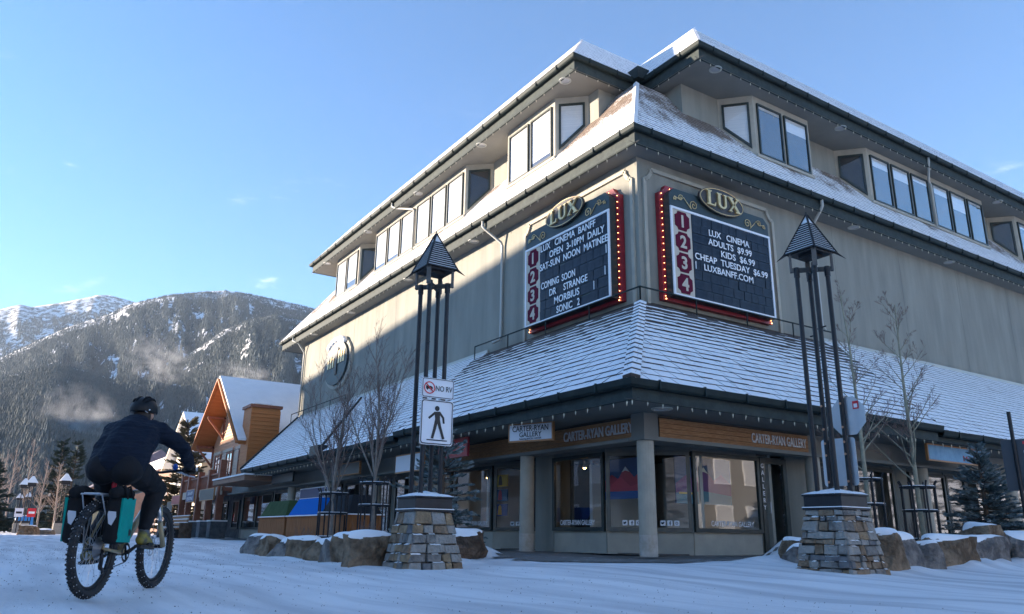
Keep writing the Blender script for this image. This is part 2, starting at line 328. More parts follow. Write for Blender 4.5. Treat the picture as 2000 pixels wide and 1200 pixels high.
t=MAT['pavement'].node_tree; b=t.nodes['Principled BSDF']; old=b.inputs['Base Color'].links[0].from_socket; geo=N(t,'ShaderNodeNewGeometry')
s1=N(t,'ShaderNodeTexNoise'); s1.inputs['Scale'].default_value=2.4; s1.inputs['Detail'].default_value=10; s1.inputs['Roughness'].default_value=.75; t.links.new(geo.outputs['Position'],s1.inputs['Vector'])
s2=N(t,'ShaderNodeMapRange'); s2.inputs[1].default_value=.56; s2.inputs[2].default_value=.70; s2.inputs[4].default_value=.7; t.links.new(s1.outputs[0],s2.inputs[0])
s3=N(t,'ShaderNodeMix',data_type='RGBA'); t.links.new(s2.outputs[0],s3.inputs['Factor']); t.links.new(old,s3.inputs['A']); s3.inputs['B'].default_value=(.7,.72,.76,1); t.links.new(s3.outputs['Result'],b.inputs['Base Color'])
po=np_mesh('pavement',np.array(pvv),np.array(pvf),['pavement']); po['kind']='structure'
# ------------------------------------------------------------------ mountains
rng=np.random.default_rng(3)
def vnoise(x,y,seed=0):
    xi=np.floor(x).astype(np.int64); yi=np.floor(y).astype(np.int64); xf=x-xi; yf=y-yi
    def hh(a,b): 
        s=np.sin(a*127.1+b*311.7+seed*17.3)*43758.5453; return s-np.floor(s)
    u=xf*xf*(3-2*xf); v=yf*yf*(3-2*yf)
    return (hh(xi,yi)*(1-u)+hh(xi+1,yi)*u)*(1-v)+(hh(xi,yi+1)*(1-u)+hh(xi+1,yi+1)*u)*v
def fbm(x,y,seed=0,o=5):
    s=0;a=.5
    for k in range(o): s=s+a*vnoise(x*2**k,y*2**k,seed+k); a*=.5
    return s
CX,CY=15.844,-14.799
def terrain_mat(name,thr,dark):
    m=bpy.data.materials.new(name); m.use_nodes=True; t=m.node_tree; b=t.nodes['Principled BSDF']; b.inputs['Roughness'].default_value=.9
    geo=N(t,'ShaderNodeNewGeometry'); n=N(t,'ShaderNodeTexNoise'); n.inputs['Scale'].default_value=.03; n.inputs['Detail'].default_value=10; n.inputs['Roughness'].default_value=.68; t.links.new(geo.outputs['Position'],n.inputs['Vector'])
    r=N(t,'ShaderNodeMapRange'); r.inputs[1].default_value=thr; r.inputs[2].default_value=thr+.1; t.links.new(n.outputs[0],r.inputs[0])
    x=N(t,'ShaderNodeMix',data_type='RGBA'); t.links.new(r.outputs[0],x.inputs['Factor']); x.inputs['A'].default_value=(*dark,1); x.inputs['B'].default_value=(.84,.84,.85,1); t.links.new(x.outputs['Result'],b.inputs['Base Color'])
    return m
MAT['forest']=mat('frosted conifer forest',(.032,.048,.046),(.115,.135,.14),sc=.10,rough=.9,lo=.3,hi=.75)
MAT['terrain']=terrain_mat('snowy forest floor',.44,(.10,.10,.095))
MAT['terrain_high']=terrain_mat('high snow slope',.45,(.10,.10,.10))
def mountain(name,az,tn,r0,r1,seed,ntree,tall,tmat,bare,gully=.06,tmax=1.0,floor_h=0.0):
    az=np.array(az);tn=np.array(tn)
    A=np.linspace(az[0],az[-1],150); Tt=np.concatenate([np.linspace(0,1,80),[1.05,1.12,1.25]])
    def H(a,t):
        base=np.interp(a,az,tn); 
        k=fbm(a*.55+seed,t*1.7+a*.12,seed); k2=fbm(a*2.2+7,t*5,seed+9)
        r=r0+(r1-r0)*t; crest=base*r1
        s=np.where(t<=1,np.abs(t)**1.12,1-(t-1)*1.6)
        h=crest*s+crest*gully*((k-.5)*2.4+(k2-.5)*.3)*np.clip(np.sin(np.pi*np.clip(t,0,1))**.7,0,1)
        return r,h+.2
    AA,TT=np.meshgrid(A,Tt); r,h=H(AA,TT); ar=np.radians(AA)
    v=np.stack([CX-np.cos(ar)*r,CY+np.sin(ar)*r,h-.4*(TT<=0)],-1).reshape(-1,3); n=len(A); k=len(Tt)
    ii=np.arange((n-1)*(k-1)); i0=(ii//(n-1))*n+ii%(n-1); f=np.stack([i0,i0+1,i0+n+1,i0+n],1)
    o=np_mesh(name,v,f,[tmat],smooth=True); o['kind']='structure'
    # conifers standing on it
    a=rng.uniform(az[0],az[-1],ntree*3); t=rng.uniform(.0,tmax,ntree*3)**.8
    mask=fbm(a*1.6+seed*3,t*11+a*.5,seed+20)*.6+.4*fbm(a*7,t*42,seed+31)
    keep=(mask>bare)&(t<tmax); a=a[keep][:ntree]; t=t[keep][:ntree]
    r,h=H(a,t); ar=np.radians(a); n=len(a); hh=tall*rng.uniform(.55,1.15,n)*np.where(t>.93,.6,1); rr=hh*rng.uniform(.16,.24,n)
    base=np.stack([CX-np.cos(ar)*r,CY+np.sin(ar)*r,h-1.0],-1); th=rng.uniform(0,6.28,n)
    V=np.zeros((n,6,3)); V[:,0]=base+np.stack([0*hh,0*hh,hh],-1)
    for j in range(5): V[:,1+j]=base+np.stack([np.cos(th+j*1.2566)*rr,np.sin(th+j*1.2566)*rr,0*rr],-1)
    b0=np.arange(n)*6; F=np.concatenate([np.stack([b0,b0+1+j,b0+1+(j+1)%5],1) for j in range(5)])
    fo=np_mesh('conifer_forest',V.reshape(-1,3),F,['forest'])
    return fo
fo=mountain('snow_peak',[-4,-1.42,-.39,.25,2.12,3.83,4.58,6.1,8.37,11,14],[.21,.2316,.2407,.2396,.2513,.2644,.2665,.2623,.250,.235,.21],2900,5200,5,16000,17,'terrain_high',.47,.07,.90)
tag(fo,'thin conifer forest on the far peak capped with snow','forest',kind='stuff')
fo=mountain('forested_mountain',[-4.5,-2.77,-.89,.58,2.39,4.34,6.11,8.22,10.51,11.87,13.64,16.2,18.44,21.53,26],[.13,.1537,.1777,.1976,.2213,.24,.2611,.2762,.2865,.2909,.29,.2846,.2779,.2577,.22],800,3000,11,72000,13.5,'terrain',.375,.075)
tag(fo,'dense frosted conifer forest on the broad central mountain','forest',kind='stuff')
fo=mountain('wooded_hill',[6.5,7.67,9.13,10.59,12.09,13.83,15.64,17.45,19.66,21.58,26],[.06,.135,.1919,.2143,.2399,.2571,.2664,.2612,.2554,.244,.20],560,1900,23,42000,10,'terrain',.385,.07)
tag(fo,'conifer forest on the nearer rounded hill behind the orange gable','forest',kind='stuff')
fo=mountain('forested_slope',[-5,-2.18,-.69,.85,2.16,4.85,8.25,11,14],[.125,.1467,.1566,.169,.178,.172,.138,.10,.05],420,1500,31,50000,9,'terrain',.34,.05)
tag(fo,'darker conifer forest low on the left slope above the street','forest',kind='stuff')
# ------------------------------------------------------------------ the buildings over the street (behind the camera's left): they shade it
MAT['siding_grey']=mat('grey board siding',(.30,.29,.27),(.24,.23,.22),sc=3,rough=.8,stretch=(.3,.3,8))
MAT['siding_tan']=mat('tan board siding',(.42,.34,.24),(.36,.29,.21),sc=3,rough=.8,stretch=(.3,.3,8))
MAT['roof_metal']=mat('dark standing seam roof',(.09,.08,.09),(.13,.12,.13),sc=2,rough=.6)
def across(name,o,u,n,L,dep,h0,h1,label,sid,floors):
    """street building: front along u from o, depth away from us"""
    root=empty(name,o,label=label,cat='building'); T=frame(o,u,n); q=lambda x,y,z:T@Vector((x,y,z))
    d=T.to_3x3()@Vector((0,0,-dep))
    MB().prism([q(0,-.3,-.6),q(L,-.3,-.6),q(L,h1-.6,-.6),q(0,h0-.6,-.6)],d).obj('wall',sid,root)
    MB().prism([q(-.3,h0-.5,0),q(L+.3,h1-.5,0),q(L+.3,h1,0),q(-.3,h0,0)],d).obj('roof','snow',root)
    k=int(L/4)
    for fl in range(floors):
        for i in range(k):
            c=(i+.5)*L/k; z=1.0+fl*4.1
            f=MB().prism([q(c-1.1,z,-.6),q(c+1.1,z,-.6),q(c+1.1,z+2.3,-.6),q(c-1.1,z+2.3,-.6)],T.to_3x3()@Vector((0,0,.1))).obj('window','white',root)
            MB().poly([q(c-.98,z+.12,-.49),q(c+.98,z+.12,-.49),q(c+.98,z+2.18,-.49),q(c-.98,z+2.18,-.49)]).obj('pane','glass',f)
    return root
KS=math.tan(SUN_EL)/abs(math.cos(SUN_AZ)); DX=math.tan(SUN_AZ)     # shadow rise and drift for each metre of street width
YS=-38.0
X=lambda x,y: x-DX*(y-YS)
Z=lambda z,y: z+KS*(y-YS)
XE=X(-30.3,0)
across('street_building',(-36,YS,0),(-1,0,0),(0,1,0),-36-XE,12,Z(9.06+.064*(-36-XE),0),Z(9.06,0),'tall grey building across the street behind the photographer','siding_grey',4)
across('street_building',(-27,YS,0),(-1,0,0),(0,1,0),8.9,12,15.2,15.2,'middle tan building across the street behind the photographer','siding_tan',3)
across('street_building',(30,YS,0),(-1,0,0),(0,1,0),56.8,12,9.3,9.3,'long low grey building across the street behind the photographer','siding_grey',2)
across('street_building',(X(-30.3,0)-.5,YS,0),(-1,0,0),(0,1,0),X(-30.3,0)-X(-58,-13),12,Z(6.3,-2.3),Z(6.0,-2.3),'shorter tan building across the street beyond the grey one','siding_tan',3)
across('street_building',(40,-30,0),(0,1,0),(-1,0,0),90,12,8.5,9.5,'low grey building across the side street behind the photographer','siding_grey',2)

# unseen low ridges added to keep the bright horizon out of window reflections
fo=None
ra=np.linspace(22,354,150); rt=.085+.035*fbm(ra*.11,ra*0+2,77)+.02*np.sin(ra*.07)
v=[];f=[]
for k,(d,hf) in enumerate(((1500,0),(2200,.55),(3200,1.0),(3900,.5))):
    for a_,t_ in zip(ra,rt): v.append((CX-math.cos(math.radians(a_))*d,CY+math.sin(math.radians(a_))*d,t_*3200*hf))
n=len(ra)
for k in range(3):
    for i in range(n-1): f.append((k*n+i,k*n+i+1,(k+1)*n+i+1,(k+1)*n+i))
o=np_mesh('unseen_ridge',np.array(v),np.array(f),['terrain'],smooth=True); o['kind']='structure'

# road grit scattered over the packed snow near the camera
gr_=np.random.default_rng(12); n=2600; gx=gr_.uniform(-14,15.5,n); gy=-8.0-gr_.power(1.2,n)*6.6; gs=gr_.uniform(.003,.009,n)*np.where(gx<6,1.5,1)
base=np.array([(x_,y_,ground_z(x_,y_)) for x_,y_ in zip(gx,gy)]); V=np.zeros((n,4,3)); th=gr_.uniform(0,6.28,n)
for k in range(3): V[:,k]=base+np.stack([np.cos(th+k*2.1)*gs,np.sin(th+k*2.1)*gs,-.002+0*gs],-1)
V[:,3]=base+np.stack([0*gs,0*gs,gs*.9],-1); b0=np.arange(n)*4
F=np.concatenate([np.stack([b0+i_,b0+j_,b0+3],1) for i_,j_ in ((0,1),(1,2),(2,0))])
MAT['grit']=mat('dark road grit',(.05,.042,.038),(.13,.11,.095),sc=20,rough=.9)
o=np_mesh('road_grit',V.reshape(-1,3),F,['grit']); tag(o,'dark grit scattered over the packed snow','grit',kind='stuff')
# ------------------------------------------------------------------ the cinema building
CB=empty('cinema_building',(0,0,0),label='large grey-green corner building with snowy shingle roofs and two cinema boards',cat='building')
ZU,ZT,ZP,ZS,ZTS,ZPS=12.06,16.29,3.28,11.54,15.76,2.90
# walls
mb=MB(); mb.bx(-30.18,0,0,34,ZPS-.4,ZS+.02)
mb.prism([(-26.9,1,12.6),(-2.91,1,12.6),(-2.91,3.18,12.6),(-1,3.18,12.6),(-1,34,12.6),(-26.9,34,12.6)],(0,0,ZTS-12.6+.02))
mb.obj('wall','stucco',CB)
for x in (-27.4,-22.2,-17.0,-11.8): MB().bx(x-.009,x+.009,-.004,.01,7.0,ZS).obj('control_joint','soffit',CB)
for y in (9.6,13.9,18.2,22.5,27): MB().bx(-.01,.004,y-.009,y+.009,7.0,ZS).obj('control_joint','soffit',CB)
# soffits
mb=MB(); mb.add([(-33.0,-.66,ZS),(.66,-.66,ZS),(.66,34,ZS),(0,34,ZS),(0,0,ZS),(-30.18,0,ZS),(-30.18,34,ZS),(-33,34,ZS)],[(0,1,4,5),(1,2,3,4),(0,5,6,7)]); mb.obj('soffit','soffit',CB)
mb=MB(); mb.add([(-28.8,-.46,ZTS),(-2.43,-.46,ZTS),(-2.43,2.2,ZTS),(-2.43,2.56,ZTS),(.46,2.56,ZTS),(.46,34,ZTS),(-28.8,34,ZTS)],[(0,1,2,3,6),(3,4,5,6)]); mb.obj('soffit','soffit',CB)
mb=MB(); mb.poly([(-22.6,-4.9,ZPS),(4.9,-4.9,ZPS),(4.9,34,ZPS),(2.0,34,ZPS),(2.0,-1.9,ZPS),(-30.2,-1.9,ZPS)]); mb.obj('soffit','soffit',CB)
# gutters and fascias
GUT=[(0,0),(-.012,-.05),(-.03,-.12),(-.07,-.16),(-.17,-.16),(-.19,-.15),(-.19,-.01),(-.17,-.01),(-.165,-.12),(-.07,-.12),(-.035,-.02),(-.02,0)]
def eave(path,z,fh,gh=1.0):
    mb=MB(); mb.sweep(path,z,[(a,b*gh) for a,b in GUT])
    P=[Vector((p[0],p[1],0)) for p in path]
    for i in range(len(P)-1):
        L=(P[i+1]-P[i]).length; d=(P[i+1]-P[i]).normalized(); o=Vector((d.y,-d.x,0)); k=.75
        while k<L-.3:
            c=P[i]+d*k
            mb.bar(c-o*.10+Vector((0,0,z-.075*gh)),c+o*.012+Vector((0,0,z-.07*gh)),.035,.19*gh)
            k+=1.25
    mb.obj('gutter','green_metal',CB)
    MB().sweep(path,z,[(-.20,-.02),(-.20,-fh),(-.245,-fh),(-.245,-.02)]).obj('fascia','fascia',CB)
eave([(-33.06,34),(-33.06,-.84),(.84,-.84),(.84,34)],ZU,.54)
eave([(-28.99,34),(-28.99,-.64),(-2.25,-.64),(-2.25,2.38),(.64,2.38),(.64,34)],ZT,.55)
eave([(-5.47,-5.09),(5.09,-5.09),(5.09,5.8)],ZP,.39)
eave([(-22.72,-5.0),(-5.62,-5.0)],ZP-.09,.31)
eave([(5.0,5.95),(5.0,34)],ZP-.09,.31)
# ---- shingle roofs
UNIT=bpy.data.meshes.new('shingle')
UNIT.from_pydata([(0,0,0),(1,0,0),(0,0,1),(1,0,1),(0,1.12,.22),(1,1.12,.22)],[],[(2,3,5,4),(0,1,3,2),(0,2,4),(1,5,3)])
UNIT.materials.append(MAT['shingle']); UNIT.materials.append(MAT['shingle_edge']); UNIT.polygons.foreach_set('material_index',[0,1,1,1]); UNIT.update()
def shingles(part,p0,u,s,n_course,e,lo,hi,th,wr,topmat,pick=None):
    """courses from the eave up; lo(d), hi(d) bound the slope at distance d; pick() chooses the shingles kept as single pieces"""
    u=Vector(u);s=Vector(s);nn=u.cross(s).normalized(); p0=Vector(p0); mb=MB(); cand=[]
    for c in range(n_course):
        d0=c*e; a0,b0=lo(d0+e*.3),hi(d0+e*.3); a=a0-R.uniform(0,wr[0])
        while a<b0:
            wd=R.uniform(*wr); x0=max(a,a0)+.006; x1=min(a+wd,b0)-.006; a+=wd
            if x1-x0<.05: continue
            d=d0+R.uniform(-.012,.012)*e/.3; t=th*R.uniform(.75,1.25)
            cand.append((x0,x1,d,t))
    if pick:
        C=Vector((CX,CY,.39)); key=lambda q:(p0+u*(q[0]+q[1])/2+s*q[2]-C).length
        cand.sort(key=key); single=cand[:pick]; cand=cand[pick:]
        for x0,x1,d,t in single:
            o=link('shingle',UNIT,part); b=p0+u*x0+s*d; X=u*(x1-x0);Y=s*e;Z=nn*t
            o.matrix_basis=Matrix(((X.x,Y.x,Z.x,b.x),(X.y,Y.y,Z.y,b.y),(X.z,Y.z,Z.z,b.z),(0,0,0,1)))
    for x0,x1,d,t in cand:
        q=lambda x,dd,h:p0+u*x+s*dd+nn*h
        mb.add([q(x0,d,0),q(x1,d,0),q(x0,d,t),q(x1,d,t),q(x0,d+e*1.12,t*.22),q(x1,d+e*1.12,t*.22)],[(2,3,5,4)],0)
        b=len(mb.v)-6; mb.f+=[(b,b+1,b+3,b+2),(b,b+2,b+4),(b+1,b+5,b+3)]; mb.m+=[1,1,1]
    if cand: mb.obj('shingles',[topmat,'shingle_edge'],part,kind='stuff')
# lower roof over the shop fronts
SP=math.atan(.76); cs,sn=math.cos(SP),math.sin(SP)
low=MB(); low.add([(-22.7,-4.98,ZP-.13),(5,-4.98,ZP-.13),(5,34,ZP-.13),(0,34,ZP+3.66),(0,0,ZP+3.66),(-30.5,0,ZP+3.66)],[(0,1,4,5),(1,2,3,4)])
lowroof=low.obj('lower_roof','shingle_edge',CB)
Ltop=5.0/cs
shingles(lowroof,(0,-5.0,ZP-.10),(1,0,0),(0,cs,sn),26,.243,lambda d:-22.7-7.8*d/Ltop,lambda d:-5.2-3.3*d/Ltop,.017,(.22,.42),'shingle')
shingles(lowroof,(5.0,0,ZP-.10),(0,1,0),(-cs,0,sn),26,.243,lambda d:5.5+2.9*d/Ltop,lambda d:33.8,.017,(.22,.42),'shingle')
# the raised corner section
cr=MB(); t=4.35; zt=ZP+.76*t-.02
cr.add([(-5.47,-5.05,ZP-.03),(5.05,-5.05,ZP-.03),(5.05,5.8,ZP-.03),(.74,8.2,zt),(.74,-.74,zt),(-8.2,-.74,zt),(-5.47,-5.05,ZP-.2),(-8.2,-.74,zt-.2),(5.05,5.8,ZP-.2),(.74,8.2,zt-.2),(0,8.2,zt),(0,0,zt),(-8.2,0,zt)],[(0,1,4,5),(1,2,3,4),(6,0,5,7),(2,8,9,3),(4,3,10,11),(5,4,11,12)])
corner=cr.obj('corner_roof','shingle_edge',CB)
nc=18; e=t/cs/nc
shingles(corner,(0,-5.05,ZP-.02),(1,0,0),(0,cs,sn),nc,e,lambda d:-5.4-2.8*d/(t/cs),lambda d:5.03-d*cs,.030,(.26,.5),'shingle',pick=150)
shingles(corner,(5.05,0,ZP-.02),(0,1,0),(-cs,0,sn),nc,e,lambda d:-5.03+d*cs,lambda d:5.75+2.4*d/(t/cs),.030,(.3,.6),'shingle',pick=150)
for c in range(nc):                                      # hip caps
    a=c*t/nc; b2=a+t/nc*1.3; w0=.24; mb=MB(); p=lambda q,h:Vector((5.06-q,-5.06+q,ZP+.76*q+h))
    for sgn in (0,1):
        o=Vector((-w0,0,-.0)) if sgn==0 else Vector((0,w0,0))
        A,B=p(a,.085),p(b2,.045); lo1=A+o+Vector((0,0,-.02));lo2=B+o+Vector((0,0,-.02))
        if sgn==0: mb.add([A,B,lo2,lo1,A-Vector((0,0,.07)),lo1-Vector((0,0,.06))],[(0,1,2,3)],0)
        else: mb.add([A,B,lo2,lo1,A-Vector((0,0,.07)),lo1-Vector((0,0,.06))],[(3,2,1,0)],0)
        k=len(mb.v)-6; mb.f+=[(k,k+3,k+5,k+4)]; mb.m+=[1]
    mb.obj('hip_cap',['shingle','shingle_edge'],corner)
# raised left section edge and the end trims (dark flashing lines on the slope)
mb=MB()
def onlow(x,d,h=.06): return Vector((x,-5.0+d*cs,ZP-.10+d*sn+h))
mb.bar(onlow(-12.2,.05),onlow(-19.6,Ltop*.92),.07,.07); mb.bar(onlow(-22.72,0),onlow(-30.4,Ltop),.06,.09); mb.obj('flashing','green_metal',CB)
mb=MB(); mb.bx(-12.6,-11.7,-5.15,-4.75,ZP-.2,ZP+.16); mb.obj('junction_box','black',CB)
mb=MB(); mb.bx(-30.2,-8.4,-.06,-.01,ZP+3.6,ZP+3.78); mb.bx(.01,.06,8.4,34,ZP+3.6,ZP+3.78); mb.obj('flashing','pipe',CB)
# roof-top rail on the ledge
zr=7.12; y=.55
for a,b2 in (((-8.5,-y),(y,-y)),((y,-y),(y,8.3)),((-30.1,-.5),(-21.5,-.5))):
    mb=MB(); mb.bar((a[0],a[1],zr),(b2[0],b2[1],zr),.036,.036); L=math.dist(a,b2); n=max(2,int(L/1.9))
    for i in range(n+1):
        q=i/n; mb.bar((lerp(a[0],b2[0],q),lerp(a[1],b2[1],q),zr-.55),(lerp(a[0],b2[0],q),lerp(a[1],b2[1],q),zr),.03,.03)
    mb.obj('railing','green_metal',CB)
# upper mansard
SM=math.atan(1.4); cm_,sm_=math.cos(SM),math.sin(SM); tm=2.63
mb=MB(); mb.add([(-33.06,-.80,ZU-.04),(.80,-.80,ZU-.04),(.80,34,ZU-.04),(.80-tm,34,ZU+1.4*tm),(.80-tm,-.80+tm,ZU+1.4*tm),(-33.06+1.45*tm,-.80+tm,ZU+1.4*tm),(-33.06,34,ZU-.04),(-29,34,ZU+1.4*tm)],[(0,1,4,5),(1,2,3,4),(0,5,7,6)])
mans=mb.obj('upper_roof','shingle_edge',CB)
Lm=tm/cm_; nm=24; em=Lm/nm
shingles(mans,(0,-.82,ZU-.03),(1,0,0),(0,cm_,sm_),nm,em,lambda d:-33.03+1.45*d*cm_,lambda d:.80-d*cm_,.015,(.2,.4),'shingle_upper')
shingles(mans,(.82,0,ZU-.03),(0,1,0),(-cm_,0,sm_),nm,em,lambda d:-.80+d*cm_,lambda d:33.9,.015,(.2,.4),'shingle_upper')
mb=MB()
for c in range(26):
    a=c*tm/26; q=Vector((.83-a,-.83+a,ZU+1.4*a+.03)); r2=Vector((.83-a-.13,-.83+a+.13,ZU+1.4*(a+.13)+.015))
    mb.add([q,r2,r2+Vector((-.15,0,-.03)),q+Vector((-.15,0,-.03)),r2+Vector((0,.15,-.03)),q+Vector((0,.15,-.03))],[(0,1,2,3),(5,4,1,0)])
mb.obj('hip_caps','shingle',mans,kind='stuff')
# top roof: steep snowy slopes seen edge-on from the street
st=1.24; tt=2.0
ring=[(-28.95,34),(-28.95,-.60),(-2.29,-.60),(-2.29,2.42),(.60,2.42),(.60,34)]
inn=[(-28.95+tt,34),(-28.95+tt,-.60+tt),(-2.29-tt,-.60+tt),(-2.29-tt,2.42+tt),(.60-tt,2.42+tt),(.60-tt,34)]
mb=MB(); mb.add([(x,y,ZT-.03) for x,y in ring]+[(x,y,ZT+st*tt) for x,y in inn],[(i,i+1,7+i,6+i) for i in range(5)]+[(6,7,8,9),(6,9,10,11)])
top=mb.obj('top_roof','shingle_top',CB)
Stt=math.atan(st); ct,s_t=math.cos(Stt),math.sin(Stt); Lt=tt/ct; nt_=12; et=Lt/nt_
shingles(top,(0,-.62,ZT-.02),(1,0,0),(0,ct,s_t),nt_,et,lambda d:-28.95+d*ct,lambda d:-2.27-d*ct,.007,(.25,.5),'shingle_top')
shingles(top,(-2.27,0,ZT-.02),(0,1,0),(-ct,0,s_t),nt_,et,lambda d:-.60+d*ct,lambda d:2.40+d*ct,.007,(.25,.5),'shingle_top')
shingles(top,(0,2.40,ZT-.02),(1,0,0),(0,ct,s_t),nt_,et,lambda d:-2.27-d*ct,lambda d:.60-d*ct,.007,(.25,.5),'shingle_top')
shingles(top,(.62,0,ZT-.02),(0,1,0),(-ct,0,s_t),nt_,et,lambda d:2.42+d*ct,lambda d:33.9,.007,(.25,.5),'shingle_top')
MB().bx(-2.6,-2.0,2.1,2.65,ZT-.1,ZT+.35).obj('scupper_box','green_metal',CB)
# ---- windows
def inset(pts,d):
    n=len(pts); out=[]
    for i in range(n):
        p0,p1,p2=[Vector(pts[(i+k)%n]) for k in (-1,0,1)]; a=(p1-p0).normalized(); b=(p2-p1).normalized()
        na=Vector((-a.y,a.x)); nb=Vector((-b.y,b.x)); k=d/(1+na.dot(nb)); out.append(p1+(na+nb)*k)
    return out
def window(parent,T,pts,fw=.07,fm='frame',gm='glass',proud=.06,drop=None,name='window',back='roomshade'):
    """framed window on a wall face; pts counter-clockwise in the face's own plane"""
    ip=inset(pts,fw); n=len(pts); mb=MB(); q=lambda p,z:T@Vector((p[0],p[1],z))
    mb.add([q(p,0) for p in pts]+[q(p,proud) for p in pts]+[q(p,proud) for p in ip]+[q(p,0) for p in ip],
        [(i,(i+1)%n,n+(i+1)%n,n+i) for i in range(n)]+[(n+i,n+(i+1)%n,2*n+(i+1)%n,2*n+i) for i in range(n)]+[(2*n+i,2*n+(i+1)%n,3*n+(i+1)%n,3*n+i) for i in range(n)])
    f=mb.obj(name,fm,parent)
    MB().poly([q(p,proud*.45) for p in ip]).obj('pane',gm,f)
    if back: MB().poly([q(p,.004) for p in ip]).obj('room_backing',back,f)  # dark sheet on the wall face in place of a shaded room
    if drop is not None:
        ys=[p[1] for p in ip]; y1=max(ys); y0=y1-(y1-min(ys))*drop; xs_=[p[0] for p in ip]
        if drop>=.99: MB().poly([q(p,.010) for p in ip]).obj('blind','blind',f)
        else:
            bl=[(min(xs_),y0),(max(xs_),y0),(max(xs_),y1),(min(xs_),y1)]
            if len(pts)==4 and abs(pts[0][1]-pts[1][1])<.01: MB().poly([q(p,.010) for p in bl]).obj('blind','blind',f)
            else: MB().poly([q(p,.010) for p in ip]).obj('blind','blind',f)
    return f
ZB,ZW=13.44,15.48
def bay(left,a,b2,n,split=None,drops=None):
    """oriel bay on the third floor: flat front with n lights and a slanted light on the near side"""
    zr=lambda d:ZU+1.4*(d+.84)
    if left: P=lambda s,d,z:(s,d,z)
    else: P=lambda s,d,z:(-d,s,z)
    near=.85
    if left: plan=[(a-near,1.02),(a,.1),(b2,.1),(b2+near,1.02)]
    else: plan=[(a-near,1.02),(a,.1),(b2,.1),(b2+near,1.02)]
    mb=MB(); lo=[P(s,d,12.9) for s,d in plan]; hi=[P(s,d,ZTS+.01) for s,d in plan]
    mb.add(lo+hi,[(i,i+1,4+i+1,4+i) if left else (i,4+i,4+i+1,i+1) for i in range(3)]); mb.obj('bay_wall','stucco_light',CB)
    W_=b2-a; g=.16; ww=(W_-g*(n+1)-(.15 if split else 0))/n; x=g
    for i in range(n):
        if split and i==split: x+=.15
        T=frame(P(a+x,.1,ZB),(1,0,0) if left else (0,1,0),(0,-1,0) if left else (1,0,0))
        window(CB,T,[(0,0),(ww,0),(ww,ZW-ZB),(0,ZW-ZB)],.06,drop=(R.choice([1.0,1.0,.9,.8]) if left else R.choice([.06,.12,.2,.28,.4])),proud=.07)
        x+=ww+g
    mb=MB()
    if left: mb.bx(a-.03,b2+.03,.03,.12,ZB-.12,ZB-.02)
    else: mb.bx(-.12,-.03,a-.03,b2+.03,ZB-.12,ZB-.02)
    mb.obj('sill','stucco_light',CB)
    # slanted light towards the street corner
    Ls=math.hypot(near,.92)
    if left:
        u=Vector((near,.92,0)).normalized(); T=frame((b2,.1,0),u,(u.y,-u.x,0)); z0,z1=ZB-.1,zr(1.02)
        window(CB,T,[(.14,z0+.30),(Ls-.16,z1-.12),(Ls-.16,ZW),(.14,ZW)],.08,drop=None if a<-15 else (1.0 if a>-9 else None),proud=.06)
    else:
        u=Vector((.92,near,0)).normalized(); T=frame((-1.02,a-near,0),u,(u.y,-u.x,0)); z0,z1=zr(1.02),ZB-.1
        window(CB,T,[(.16,z0-.12),(Ls-.14,z1+.30),(Ls-.14,ZW),(.16,ZW)],.08,drop=.99 if a<7 else None,proud=.06)
bay(True,-25.9,-22.5,2); bay(True,-20.3,-10.8,6,3); bay(True,-7.45,-4.3,2)
bay(False,5.85,9.0,2); bay(False,12.75,21.9,6,3); bay(False,25,28.4,2)
# downpipes
def pipe(pts,r=.055): MB().tube(pts,r,8).obj('downpipe','pipe',CB,smooth=True)
pipe([(-7.84,-.74,11.92),(-7.84,-.74,11.7),(-7.8,-.66,11.6),(-7.45,-.14,11.05),(-7.43,-.09,10.9),(-7.43,-.09,7.4),(-7.43,-.14,7.25),(-7.6,-.35,7.12)])
pipe([(.74,8.1,11.92),(.74,8.1,11.7),(.66,8.12,11.6),(.14,8.3,11.2),(.09,8.32,11.0),(.09,8.32,7.5),(.2,8.32,7.3)])
pipe([(-30.4,-.74,11.9),(-30.4,-.74,11.7),(-30.0,-.5,11.5),(-30.0,-.12,11.0),(-30.0,-.09,10.8),(-30.0,-.09,7.1)])
pipe([(-17.1,-.5,16.15),(-17.1,-.5,15.95),(-16.9,-.4,15.8),(-15.75,.02,15.45),(-15.62,.02,15.3),(-15.62,.02,13.3)])
pipe([(.5,16.4,16.15),(.5,16.4,15.95),(.42,16.5,15.8),(-.02,17.2,15.45),(-.02,17.33,15.3),(-.02,17.33,13.3)])
# recessed soffit lamps
for x,y,z in [(-3.16,-.3,ZTS),(-8.86,-.3,ZTS),(-14.6,-.3,ZTS),(-20.5,-.3,ZTS),(-26.6,-.3,ZTS),(.3,3.52,ZTS),(.3,10.5,ZTS),(.3,22.6,ZTS),(-9,-.45,ZS),(-14.9,-.45,ZS),(-21.7,-.45,ZS),(-27.4,-.45,ZS),(.42,10.4,ZS),(.42,17,ZS),(4.41,-3.66,ZPS)]:
    l=MB().lathe([(.22,0),(.22,-.025),(.17,-.03),(.17,-.005)],(x,y,z),18).obj('soffit_lamp','pipe',CB)
    MB().lathe([(.165,-.006),(.06,-.02)],(x,y,z),14).obj('lamp_lens','silver',l)
